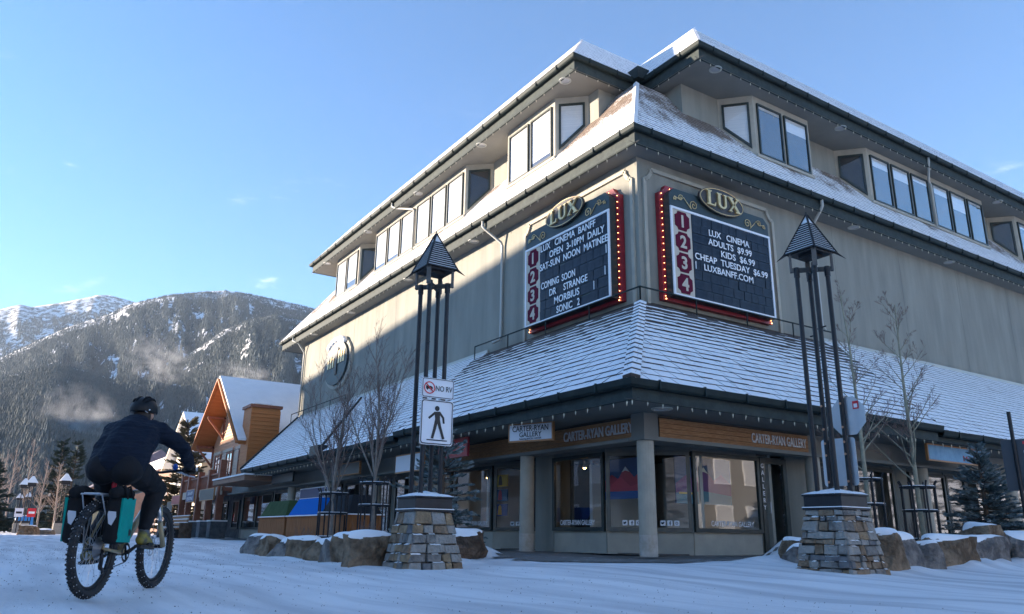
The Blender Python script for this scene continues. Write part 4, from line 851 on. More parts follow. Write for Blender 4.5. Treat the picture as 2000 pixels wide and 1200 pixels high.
# ------------------------------------------------------------------ lamp posts on stone pedestals
STONES=[mat('blue grey fieldstone',(.13,.12,.108),(.26,.24,.215),sc=7,rough=.9,bump=1,bsc=14,bd=.05,spec=.25),mat('brown fieldstone',(.16,.105,.065),(.30,.22,.15),sc=6,rough=.9,bump=1,bsc=14,bd=.05,spec=.25),mat('tan fieldstone',(.33,.24,.145),(.21,.145,.09),sc=6,rough=.9,bump=1,bsc=14,bd=.05,spec=.25),mat('dark slate fieldstone',(.075,.075,.08),(.17,.165,.16),sc=6,rough=.8,bump=.7,bsc=18),mat('warm grey fieldstone',(.25,.23,.20),(.33,.31,.28),sc=7,rough=.9,bump=1,bsc=14,bd=.05,spec=.25)]
MAT['mortar']=mat('dark mortar',(.07,.062,.055),(.13,.115,.10),sc=14,rough=.95,bump=.5,bsc=40)
def lamp_post(x,y,z0,zb,zt_,seed,label):
    r=random.Random(seed); root=empty('lamp_post',(x,y,z0),label=label,cat='lamp post',group='stone based lamp posts')
    Wb,Wt=.45,.31
    def half(z): return lerp(Wb,Wt,(z-z0)/(zb-z0))
    mb=MB(); c=.035; mb.add([(x+sx*(h-c),y+sy*(h-c),z) for z,h in ((z0-.1,Wb+.01),(zb,Wt)) for sx,sy in ((-1,-1),(1,-1),(1,1),(-1,1))],[(0,1,5,4),(1,2,6,5),(2,3,7,6),(3,0,4,7),(4,5,6,7)]); ped=mb.obj('pedestal','mortar',root)
    zs=[z0-.03]
    while zs[-1]<zb-.05: zs.append(min(zb,zs[-1]+r.uniform(.07,.15)))
    zs[-1]=zb; snow=MB()
    for a,b2 in zip(zs,zs[1:]):
        for fc in range(4):
            h0,h1=half(a),half(b2); L=2*h0; k=0
            n0=[(0,-1),(1,0),(0,1),(-1,0)][fc]; tdir=[(1,0),(0,1),(-1,0),(0,-1)][fc]
            while k<L-.01:
                wd=r.uniform(.09,.33)
                if L-k-wd<.08: wd=L-k
                pr=r.uniform(-.010,.022); pts=[]
                for (s_,zz,hh) in ((k,a,h0),(k+wd,a,h0),(k+wd,b2,h1),(k,b2,h1)):
                    t=(s_-h0)*hh/h0; g=.006; t+= g if s_==k else -g; zq=zz+(g if zz==a else -g)
                    jx=r.uniform(-.013,.013); jz=r.uniform(-.013,.013)
                    pts.append((t+jx,zq+jz,hh))
                def W3(t,z,h,d): return (x+tdir[0]*t+n0[0]*(h+d),y+tdir[1]*t+n0[1]*(h+d),z)
                ct=sum(p[0] for p in pts)/4; cz=sum(p[1] for p in pts)/4
                back=[W3(t,z,h,-.035) for t,z,h in pts]; mid=[W3(t,z,h,pr) for t,z,h in pts]; fr=[W3(lerp(t,ct,.12),lerp(z,cz,.14),h,pr+.012+r.uniform(-.004,.006)) for t,z,h in pts]
                mb=MB(); mb.add(back+mid+fr,[(0,1,5,4),(1,2,6,5),(2,3,7,6),(3,0,4,7),(4,5,9,8),(5,6,10,9),(6,7,11,10),(7,4,8,11),(8,9,10,11)])
                mb.obj('stone',STONES[r.choice([0,1,1,2,4,3,4,4])],ped)
                if r.random()<.3:
                    t0,t1=lerp(pts[3][0],pts[2][0],r.uniform(0,.4)),lerp(pts[3][0],pts[2][0],r.uniform(.6,1)); zz=pts[2][1]; hh=pts[2][2]
                    nn=5; tp=[];bt=[]
                    for i in range(nn): t=lerp(t0,t1,i/(nn-1)); tp.append(W3(t,zz+.012+.008*r.random(),hh,-.01)); bt.append(W3(t,zz-.002-.006*r.random(),hh,pr+.018+.008*r.random()))
                    snow.add(tp+bt,[(nn+i,nn+i+1,i+1,i) for i in range(nn-1)])
                k+=wd
    snow.obj('ledge_snow','snow',ped,kind='stuff')
    hb=.335; cap=MB(); cap.bx(x-hb,x+hb,y-hb,y+hb,zb,zb+.035); cap.bx(x-hb+.02,x+hb-.02,y-hb+.02,y+hb-.02,zb+.036,zb+.20); cap.bx(x-hb,x+hb,y-hb,y+hb,zb+.201,zb+.225); cp=cap.obj('cap_box','black',root,bevel=.006)
    n=10; mb=MB(); vs=[]
    for j in range(n+1):
        for i in range(n+1):
            a=i/n*2-1;b2=j/n*2-1; e=max(abs(a),abs(b2)); vs.append((x+a*hb,y+b2*hb,zb+.228+(.085*(1-e)**.8 if e<1 else 0)+(.012*hsh(i,j,seed) if e<1 else 0)))
    mb.add(vs,[(j*(n+1)+i,j*(n+1)+i+1,(j+1)*(n+1)+i+1,(j+1)*(n+1)+i) for j in range(n) for i in range(n)]); mb.obj('cap_snow','snow',cp,smooth=True)
    mb=MB(); mb.bx(x-hb-.004,x+hb+.004,y-hb-.004,y+hb+.004,zb+.034,zb+.046); mb.obj('rim_snow','snow',cp)
    g=.165; zp=zt_-.98
    for sx,sy in ((-1,-1),(1,-1),(1,1),(-1,1)):
        p=MB().tube([(x+sx*g,y+sy*g,zb+.2),(x+sx*g,y+sy*g,zp)],.036,12).obj('pole','black',root,smooth=False)
        MB().tube([(x+sx*g,y+sy*g,zp-.14),(x+sx*g,y+sy*g,zp+.02)],.046,12).obj('collar','black',p)
        if sx*sy<0: MB().tube([(x+sx*g,y+sy*g,zp-1.05),(x+sx*(g+.11),y+sy*(g+.02),zp-1.05)],.012,6).obj('hook','black',p)
    mb=MB()
    for ax in (0,1):
        for s in (-1,1):
            e=(s*.7071,(s if ax==0 else -s)*.7071); pa=lambda k,z:(x+e[0]*k,y+e[1]*k,z)
            mb.bar(pa(0,zp-.02),pa(.31,zp-.02),.03,.075); mb.bar(pa(.315,zp-.055),pa(.315,zp+.27),.07,.03,up=(e[0],e[1],0))
    mb.bar((x-g,y-g,zp-.03),(x+g,y+g,zp-.03),.03,.06); mb.bar((x-g,y+g,zp-.03),(x+g,y-g,zp-.03),.03,.06)
    mb.obj('bracket',MAT.setdefault('iron',mat('weathered iron bracket',(.07,.065,.06),(.11,.10,.09),sc=6,rough=.5)),root)
    # louvred pyramid hood
    zh=zp+.25; H=zt_-zh-.05; hood=empty('lantern_hood',(0,0,0)); hood.parent=root
    mb=MB(); nl=12; h0=.285; hw=lambda t:h0*(1-t)
    mb.bx(x-.24,x+.24,y-.24,y+.24,zh-.03,zh+.0,0)
    for i in range(nl):
        t0=i/nl*.78; t1=(i+1)/nl*.78; a=hw(t0); b2=hw(t1)+.004; z_0=zh+H*t0; z1=zh+H*t1; lip=.024
        q4=lambda h,z:[(x-h,y-h,z),(x+h,y-h,z),(x+h,y+h,z),(x-h,y+h,z)]
        mb.add(q4(a,z_0)+q4(a,z_0+lip),[(k,(k+1)%4,4+(k+1)%4,4+k) for k in range(4)],0)
        mb.add(q4(a-.002,z_0+lip)+q4(lerp(a,b2,.75),z_0+lip+(z1-z_0-lip)*.55),[(k,(k+1)%4,4+(k+1)%4,4+k) for k in range(4)],1)
        mb.add(q4(lerp(a,b2,.75),z_0+lip+(z1-z_0-lip)*.55)+q4(b2-.01,z1),[(k,(k+1)%4,4+(k+1)%4,4+k) for k in range(4)],0)
        mb.add(q4(a,z_0),[(0,3,2,1)],0)
    a=hw(.78); mb.add([(x-a,y-a,zh+H*.78),(x+a,y-a,zh+H*.78),(x+a,y+a,zh+H*.78),(x-a,y+a,zh+H*.78),(x,y,zh+H)],[(0,1,4),(1,2,4),(2,3,4),(3,0,4)],2)
    for sx,sy in ((-1,-1),(1,-1),(1,1),(-1,1)):
        mb.bar((x+sx*(h0+.005),y+sy*(h0+.005),zh),(x+sx*.01,y+sy*.01,zh+H),.03,.02,0)
        mb.add([(x+sx*h0*.85,y+sy*h0*.85,zh),(x+sx*h0,y+sy*h0,zh+.02),(x+sx*(h0+.10),y+sy*(h0+.10),zh-.12)],[(0,1,2),(0,2,1)],0)
    MAT.setdefault('patchsnow',shingle_mat('snow patched metal tip',(.02,.02,.025),(.03,.03,.035),.50))
    mb.obj('hood',['black','snow','patchsnow'],root); bpy.data.objects.remove(hood)
    MB().tube([(x,y,zh+H-.02),(x,y,zh+H+.05)],.012,6).obj('finial','black',root); MB().bx(x-.13,x+.13,y-.13,y+.13,zh-.07,zh-.031).obj('lamp_housing','black',root)
    return root
lamp_post(4.75,-9.13,-.11,.71,5.38,5,'lamp post of four black poles on a stone pedestal, carrying the NO RV sign')
lamp_post(8.62,-4.32,-.08,.80,5.56,9,'lamp post of four black poles on a stone pedestal at right, with backs of signs')
# ---- signs on the lamp posts
def plate(name,T,outline,th,face,back,label,prints=(),parent=None):
    root=empty(name,T.translation,label=label,cat='sign'); q=lambda x,y,z:T@Vector((x,y,z)); n=len(outline)
    mb=MB(); mb.add([q(x,y,0) for x,y in outline]+[q(x,y,th) for x,y in outline],[tuple(range(n))[::-1]],1); mb.f+=[tuple(range(n,2*n))]+[(i,(i+1)%n,n+(i+1)%n,n+i) for i in range(n)]; mb.m+=[0]+[1]*n
    mb.obj('plate',[face,back],root)
    for nm,m,polys in prints:
        mb=MB()
        for i,pl in enumerate(polys): mb.poly([q(x,y,th+.003+.0006*i) for x,y in pl])
        mb.obj(nm,m,root)
    return root
def rrect(x0,x1,y0,y1,r,n=4):
    o=[]
    for cx,cy,a in ((x1-r,y0+r,-90),(x1-r,y1-r,0),(x0+r,y1-r,90),(x0+r,y0+r,180)):
        for i in range(n+1): t=math.radians(a+90*i/n); o.append((cx+r*math.cos(t),cy+r*math.sin(t)))
    return o
def ringp(o,i): n=len(o); return [[o[k],o[(k+1)%n],i[(k+1)%n],i[k]] for k in range(n)]
def seg(p,q,w0,w1=None):
    w1=w1 or w0; p=Vector(p);q=Vector(q); d=(q-p).normalized(); n=Vector((-d.y,d.x)); return [p-n*w0/2,q-n*w1/2,q+n*w1/2,p+n*w0/2]
def disc(c,r,n=18): return [(c[0]+r*math.cos(k*6.2832/n),c[1]+r*math.sin(k*6.2832/n)) for k in range(n)]
T=RF(4.75+.225,-9.10,0)
w,z0,z1=.29,1.72,2.43
o1=rrect(-w+.012,w-.012,z0+.012,z1-.012,.04); o2=rrect(-w+.026,w-.026,z0+.026,z1-.026,.035)
cz=z0+.12
walk=[disc((.0,z1-.135),.042),seg((-.0,z1-.185),(.015,cz+.27),.10,.085),seg((-.03,z1-.20),(-.145,z1-.30),.04,.035),seg((.035,z1-.19),(.115,z1-.28),.042,.036),seg((.11,z1-.27),(.125,z1-.365),.038,.034),seg((.0,cz+.29),(-.035,cz+.14),.062,.05),seg((-.03,cz+.155),(-.075,cz-.02),.052,.044),seg((.02,cz+.29),(.06,cz+.15),.062,.05),seg((.058,cz+.165),(.125,cz-.02),.05,.044),[(-.17,z0+.068),(.19,z0+.068),(.19,z0+.084),(-.17,z0+.084)]]
plate('pedestrian_sign',T,rrect(-w,w,z0,z1,.045),.004,'signwhite','silver','white sign with a black walking figure on the left lamp post',[('border_print','signblack',ringp(o1,o2)),('walking_figure','signblack',walk)])
z0,z1=2.455,2.775; o1=rrect(-w+.01,w-.01,z0+.01,z1-.01,.03); o2=rrect(-w+.02,w-.02,z0+.02,z1-.02,.026); c=(-.155,(z0+z1)/2)
s=plate('no_vehicle_sign',T,rrect(-w,w,z0,z1,.035),.004,'signwhite','silver','small white sign reading NO RV above the walking figure sign',[('border_print','signblack',ringp(o1,o2)),('vehicle_print','signblack',[[(c[0]-.06,c[1]-.02),(c[0]+.06,c[1]-.02),(c[0]+.06,c[1]+.012),(c[0]+.03,c[1]+.03),(c[0]-.06,c[1]+.03)],disc((c[0]-.035,c[1]-.025),.014,10),disc((c[0]+.035,c[1]-.025),.014,10)]),('red_ring','signred',ringp(disc(c,.10,24),disc(c,.082,24))+[seg((c[0]-.06,c[1]+.06),(c[0]+.06,c[1]-.06),.018)])])
mb=MB(); text(mb,'NO RV',T@Matrix.Translation((.105,(z0+z1)/2-.042,.008)),.125,.002,.006,width=.30); mb.obj('lettering','signblack',s)
# backs of signs on the right lamp post
def back_T(x,y): return frame((x,y,0),(-1,0,0),(0,1,0))
R8=.30; octo=[(R8*1.04*math.cos(math.radians(22.5+45*k)),2.19+R8*1.04*math.sin(math.radians(22.5+45*k))) for k in range(8)]
s=plate('octagonal_stop_sign',back_T(8.84,-4.115),octo,.004,'signred','silver','grey back of an octagonal sign on the right lamp post')
mb=MB(); T=back_T(8.84,-4.119)
mb.poly([T@Vector(p) for p in ((-.20,2.28,-.001),(-.20,2.40,-.001),(-.10,2.40,-.001),(-.10,2.28,-.001))]); mb.obj('red_sticker','signred',s)
MB().poly([T@Vector(p) for p in ((-.18,2.30,-.003),(-.18,2.36,-.003),(-.12,2.36,-.003),(-.12,2.30,-.003))]).obj('white_label','signwhite',s)
s=plate('rectangular_sign',back_T(8.62,-4.112),rrect(-.29,.29,1.16,1.87,.05),.004,'signwhite','silver','grey back of a tall rectangular sign under the octagonal one')
MB().poly([back_T(8.62,-4.116)@Vector(p) for p in ((-.17,1.78,-.001),(-.17,1.86,-.001),(-.10,1.86,-.001),(-.10,1.78,-.001))]).obj('red_sticker','signred',s)
mb=MB()
for zz in (1.22,1.62,1.80,2.02,2.38): mb.tube([(8.455,-4.115,zz),(8.455,-4.20,zz)],.018,8); mb.tube([(8.785,-4.115,zz),(8.785,-4.20,zz)],.018,8)
tag(mb.obj('sign_clamp','copper',None),'copper coloured clamps holding the sign backs to the right lamp post','clamp',kind='stuff')
# dark sign on a single pole at the far right
root=empty('traffic_sign',(7.6,3.75,.2),label='dark sign back on a single black pole at the far right edge',cat='sign')
MB().tube([(7.6,3.75,.1),(7.6,3.75,3.15)],.04,10).obj('pole','black',root)
T=frame((7.6,3.81,0),(-1,0,0),(0,1,0)); T=frame((7.6,3.81,0),Vector((-.9,-.3,0)).normalized(),Vector((-.3,.9,0)).normalized())
mb=MB(); mb.prism([T@Vector((x,y,0)) for x,y in rrect(-.27,.27,1.45,2.55,.04)],T.to_3x3()@Vector((0,0,.03))); mb.obj('sign_panel',MAT.setdefault('slate',mat('slate grey sign back',(.05,.055,.065),rough=.5)),root)
for zz,ms in ((2.5,'signred'),(2.3,'signwhite')): MB().poly([T@Vector(p) for p in ((-.22,zz-.06,-.002),(-.22,zz,-.002),(-.14,zz,-.002),(-.14,zz-.06,-.002))]).obj('sticker',ms,root)
# ------------------------------------------------------------------ boulders edging the planters
ROCK=[mat('ochre brown boulder',(.115,.08,.052),(.29,.21,.14),sc=3.5,rough=.95,bump=1.0,bsc=6,bd=.16,spec=.15,lo=.38,hi=.62),mat('grey boulder',(.11,.10,.095),(.29,.26,.23),sc=3.5,rough=.95,bump=1.0,bsc=6,bd=.16,spec=.15,lo=.38,hi=.62),mat('dark brown boulder',(.07,.045,.03),(.15,.10,.07),sc=3.5,rough=.95,bump=1.0,bsc=6,bd=.16,spec=.15,lo=.38,hi=.62)]
def boulder(x,y,w,d,h,seed,mi,label,rz=0,cap=1.0):
    r=random.Random(seed); n=6; z0=ground_z(x,y)-.12; H=h+.12
    root=MB(); idx={}; vs=[]; fs=[]
    ph=[r.uniform(0,6.28) for _ in range(8)]; cut=[(Vector((r.uniform(-1,1),r.uniform(-1,1),r.uniform(-.2,.6))).normalized(),r.uniform(.68,.88)) for _ in range(7)]
    def vert(i,j,k):
        if (i,j,k) in idx: return idx[(i,j,k)]
        p=Vector((i/n*2-1,j/n*2-1,k/n*2-1))
        for nn,c in cut:
            e=p.dot(nn)-c*1.15
            if e>0: p-=nn*e*.9
        s=.05; p+=Vector((math.sin(p.y*3+ph[0])+math.sin(p.z*5+ph[1]),math.sin(p.z*3.3+ph[2])+math.sin(p.x*5+ph[3]),.7*math.sin(p.x*2.6+ph[4])+.5*math.sin(p.y*4+ph[5])))*s
        p+=Vector((hsh(i,j,k+seed)-.5,hsh(j,k,i+seed)-.5,hsh(k,i,j+seed)-.5))*.07
        c_,s_=math.cos(rz),math.sin(rz); px,py=p.x*w/2,p.y*d/2
        vs.append((x+px*c_-py*s_,y+px*s_+py*c_,z0+(p.z+1)/2*H)); idx[(i,j,k)]=len(vs)-1; return idx[(i,j,k)]
    for a in range(n):
        for b2 in range(n):
            fs+=[(vert(a,b2,n),vert(a+1,b2,n),vert(a+1,b2+1,n),vert(a,b2+1,n)),(vert(a,0,b2),vert(a+1,0,b2),vert(a+1,0,b2+1),vert(a,0,b2+1)),(vert(a+1,n,b2),vert(a,n,b2),vert(a,n,b2+1),vert(a+1,n,b2+1)),(vert(0,a+1,b2),vert(0,a,b2),vert(0,a,b2+1),vert(0,a+1,b2+1)),(vert(n,a,b2),vert(n,a+1,b2),vert(n,a+1,b2+1),vert(n,a,b2+1))]
    top=[[vs[vert(i,j,n)] for i in range(n+1)] for j in range(n+1)]
    root=empty('boulder',(x,y,z0),label=label,cat='boulder',group='boulders edging the planters')
    mb=MB(); mb.add(vs,fs); mb.obj('rock',ROCK[mi],root)
    if cap>0:
        sv=[];m=n+1
        for j in range(m):
            for i in range(m):
                e=max(abs(i/n*2-1),abs(j/n*2-1)); q=Vector(top[j][i]); lift=.045*cap*(1-e**4)+.018*hsh(i,j,seed)-.012*(e>.99)
                sv.append((q.x,q.y,q.z+lift))
        mb=MB(); mb.add(sv,[(j*m+i,j*m+i+1,(j+1)*m+i+1,(j+1)*m+i) for j in range(n) for i in range(n)]); so_=mb.obj('snow_cap','snow',root,smooth=True); sb=so_.modifiers.new('s','SUBSURF'); sb.levels=1; sb.render_levels=1
BL=[(-3.0,-9.35,1.1,.8,.42,1,1,'leftmost boulder of the left planter, grey with snow in its cracks'),(-1.75,-9.4,1.2,.8,.42,2,0,'rounded brown boulder second from the left end of the left planter'),(-.55,-9.4,1.0,.8,.38,3,1,'grey boulder third from the left end of the left planter'),(.55,-9.45,1.1,.75,.37,4,0,'flat ochre boulder in the middle of the left planter'),(1.55,-9.45,1.0,.75,.36,5,0,'low boulder right of the middle of the left planter'),(2.5,-9.55,.75,.7,.38,6,1,'small split boulder third from the left pedestal'),(3.15,-9.6,.75,.7,.43,7,0,'pointed ochre boulder second from the left pedestal'),(4.0,-9.72,.72,.72,.47,8,0,'square ochre boulder touching the left pedestal'),
(3.75,-7.95,.9,.7,.42,9,2,'dark boulder just behind the left pedestal'),(2.75,-7.25,1.1,.8,.40,10,2,'rounded dark boulder at the right end of the left planter'),
(6.9,-3.05,.62,.6,.36,11,0,'small ochre boulder left of the right pedestal'),(7.25,-3.55,.4,.4,.25,12,1,'low grey stone against the right pedestal'),
(8.42,-2.95,.62,.8,.52,13,0,'tall ochre boulder touching the right pedestal'),(8.2,-2.15,.6,.8,.5,14,1,'grey boulder second from the right pedestal'),(8.3,-1.45,.5,.55,.40,15,1,'small grey boulder set forward in the right planter'),(8.0,-.55,.75,1.15,.50,16,0,'long ochre boulder in the middle of the right planter'),(7.95,.75,.7,1.2,.47,17,1,'grey boulder right of the long ochre one'),(7.55,1.8,.8,1.0,.72,18,0,'tall boulder rising behind at the far right'),(7.9,2.6,.7,1.0,.52,19,1,'last boulder at the right edge of the picture')]
for x,y,w_,d_,h_,sd,mi,lb in BL: boulder(x,y,w_,d_,h_,sd,mi,lb,rz=(hsh(sd)-.5)*.4)
# ------------------------------------------------------------------ waste bins
def bin_box(x0,x1,y0,y1,z0,zh,zt,lid,label):
    root=empty('waste_bin',((x0+x1)/2,(y0+y1)/2,z0),label=label,cat='bin',group='wood clad waste bins')
    MB().bx(x0+.03,x1-.03,y0+.03,y1-.03,z0,zh-.02).obj('carcass','black',root)
    sl=.11
    for (a,b2,fx) in ((x0,x1,0),(y0,y1,1)):
        n=int((b2-a)/sl); st=(b2-a)/n
        for i in range(n):
            mb=MB()
            if fx==0: mb.bx(a+i*st+.004,a+(i+1)*st-.004,y0,y0+.028,z0+.03,zh-.03)
            else: mb.bx(x1-.028,x1,a+i*st+.004,a+(i+1)*st-.004,z0+.03,zh-.03)
            mb.obj('slat','cedar_bin',root)
    MB().bx(x0-.03,x1+.03,y0-.03,y1+.03,zh-.028,zh).obj('rim','cedar_bin',root); MB().bx(x0-.035,x1+.035,y0-.035,y1+.035,zh+.001,zh+.028).obj('rim_snow','snow',root)
    k=(x1-x0)*.13; e=(y1-y0)*.22
    mb=MB(); mb.add([(x0+.02,y0+.02,zh+.03),(x1-.02,y0+.02,zh+.03),(x1-.02,y1-.02,zh+.03),(x0+.02,y1-.02,zh+.03),(x0+k,y0+e,zt),(x1-k,y0+e,zt),(x1-k,y1-e,zt),(x0+k,y1-e,zt)],[(0,1,5,4),(1,2,6,5),(2,3,7,6),(3,0,4,7),(4,5,6,7)]); mb.obj('lid',lid,root,bevel=.01)
MAT['lidgreen']=mat('moss green bin lid',(.045,.075,.03),(.06,.095,.04),sc=4,rough=.85,spec=.1); MAT['lidblue']=mat('bright blue bin lid',(.008,.13,.45),rough=.85,spec=.1); MAT['lidgrey']=mat('charcoal bin lid',(.03,.032,.036),rough=.85,spec=.1)
bin_box(-9.6,-7.0,-7.6,-6.7,.0,.80,1.28,'lidgreen','cedar waste bin with a moss green lid'); bin_box(-6.8,-4.3,-7.6,-6.7,.0,.80,1.28,'lidblue','cedar waste bin with a bright blue lid'); bin_box(-4.15,-2.2,-7.6,-6.7,.0,.80,1.28,'lidgrey','cedar waste bin with a charcoal lid')
# ------------------------------------------------------------------ bare trees
MAT['bark']=mat('pale grey bark',(.30,.255,.21),(.20,.165,.14),sc=9,rough=.9,bump=.5,bsc=30); MAT['twig']=mat('reddish twig',(.16,.10,.085),(.22,.155,.13),sc=6,rough=.9); MAT['aspen']=mat('greenish aspen bark',(.33,.31,.22),(.22,.20,.145),sc=7,rough=.85,bump=.4,bsc=25); MAT['birch']=mat('pale sunlit birch bark',(.42,.32,.25),(.30,.22,.17),sc=5,rough=.9)
def bare_tree(name,x,y,z,h,r0,seed,label,fork,style,bark='bark',n1=9,group=None,twigs=True,lean=(0,0)):
    r=random.Random(seed); root=empty(name,(x,y,z),label=label,cat='tree',group=group); tr=MB(); br=MB()
    def limb(p,d,L,rad,lev,mb):
        n=5 if lev<2 else 3; pts=[p]; q=p.copy(); dd=d.normalized()
        for i in range(n):
            dd=(dd+Vector((r.uniform(-1,1),r.uniform(-1,1),r.uniform(-.3,.6)+ (.25 if lev>0 else 0)))*(.09 if lev else .035)).normalized(); q=q+dd*L/n; pts.append(q.copy())
        rr=[max(rad*(1-.8*i/n),.0025) for i in range(n+1)]; mb.tube(pts,rr,8 if lev==0 else (5 if lev==1 else 3),1 if lev>=2 else 0,cap=False)
        return pts,rr
    base=Vector((x,y,z-.15)); top=Vector((lean[0],lean[1],1))
    if style=='vase': pts,rr=limb(base,top,fork+.15,r0,0,tr); starts=[(pts[-1],1.0)]*n1; 
    else: pts,rr=limb(base,top,h,r0,0,tr); starts=[]
    def side(pts,rr,lev,cnt,Lb,spread):
        for i in range(cnt):
            t=r.uniform(.18,.97); k=min(int(t*(len(pts)-1)),len(pts)-2); f=t*(len(pts)-1)-k; p=pts[k].lerp(pts[k+1],f); a=(pts[k+1]-pts[k]).normalized()
            o=a.orthogonal().normalized(); o.rotate(Matrix.Rotation(r.uniform(0,6.283),3,a)); d=(a*(1-spread)+o*spread+Vector((0,0,.25))).normalized()
            L=Lb*r.uniform(.5,1.1)*(1.15-t*.6); p2,r2=limb(p,d,L,max(rr[k]*.5,.003),lev,br)
            if lev<(3 if twigs else 2): side(p2,r2,lev+1,[0,6,8,0][lev] if lev<3 else 0,L*.5,.5)
    if style=='vase':
        for i in range(n1):
            a=i/n1*6.283+r.uniform(-.3,.3); s=r.uniform(.16,.55); d=Vector((math.cos(a)*s,math.sin(a)*s,1)); st=pts[-1].lerp(pts[-2],r.uniform(0,.9)); L=(h-fork)*r.uniform(.75,1.05)/max(1,1+.15*s)
            p2,r2=limb(st,d,L,r0*.34*r.uniform(.7,1),1,br); side(p2,r2,2,12,L*.42,.42)
        p2,r2=limb(pts[-1],Vector((0,0,1)),h-fork,r0*.5,1,br); side(p2,r2,2,12,(h-fork)*.4,.42)
    else:
        n=n1
        for i in range(n):
            t=lerp(fork/h,.97,(i+r.random()*.6)/n); k=min(int(t*(len(pts)-1)),len(pts)-2); f=t*(len(pts)-1)-k; p=pts[k].lerp(pts[k+1],f); a=r.uniform(0,6.283); s=lerp(1.0,.45,t)
            d=Vector((math.cos(a)*s,math.sin(a)*s,.75)); L=lerp(h*.30,h*.10,t)*r.uniform(.7,1.15); p2,r2=limb(p,d,L,max(rr[k]*.38,.006),1,br); side(p2,r2,2,7,L*.42,.5)
    tr.obj('trunk',bark,root,smooth=True); br.obj('branches',[bark,'twig' if bark!='birch' else 'birch'],root,smooth=True)
    return root
gz=ground_z
bare_tree('bare_tree',-2.3,-7.95,gz(-2.3,-7.95),4.35,.075,21,'bare vase shaped young tree nearer the bins, many thin upright branches',1.15,'vase',n1=9,group='bare street trees')
bare_tree('bare_tree',-.95,-7.5,gz(-.95,-7.5),4.6,.08,22,'bare vase shaped young tree nearer the left lamp post',1.55,'vase',n1=9,group='bare street trees')
bare_tree('bare_tree',6.35,.0,gz(6.35,0),5.35,.058,23,'slender bare aspen just right of the right lamp post',1.5,'aspen','aspen',n1=22,group='bare street trees',lean=(-.03,.02))
bare_tree('bare_tree',6.45,1.75,gz(6.45,1.75),5.45,.06,24,'slender bare aspen nearer the small spruce',1.45,'aspen','aspen',n1=24,group='bare street trees',lean=(-.03,-.02))
def guard(x,y,z,h,label,seed):
    r=random.Random(seed); root=empty('tree_guard',(x,y,z),label=label,cat='tree guard',group='black tree guards'); R_=.34
    for i in range(8):
        a=i/8*6.283+.2; p=(x+R_*math.cos(a),y+R_*math.sin(a)); MB().tube([(p[0],p[1],z-.1),(p[0],p[1],z+h*.93),(p[0]+.05*math.cos(a),p[1]+.05*math.sin(a),z+h)],.019,6).obj('upright','black',root)
    for zz in (.12,.58,.97):
        o=MB().tube([(x+R_*math.cos(t),y+R_*math.sin(t),z+h*zz*.93) for t in np.linspace(0,6.283,21)],.022,6).obj('hoop','black',root)
        MB().tube([(x+R_*math.cos(t),y+R_*math.sin(t),z+h*zz*.93+.024) for t in np.linspace(0,6.283,21)],.009,5).obj('hoop_snow','snow',o)
for x,y,h,lb,sd in ((-2.3,-7.95,1.25,'black tree guard round the bare tree nearer the bins',1),(-.95,-7.5,1.35,'black tree guard round the bare tree nearer the left lamp post',2),(6.35,0,1.35,'black tree guard round the aspen next to the right lamp post',3),(6.45,1.75,1.35,'black tree guard round the aspen next to the small spruce',4)): guard(x,y,gz(x,y),h,lb,sd)
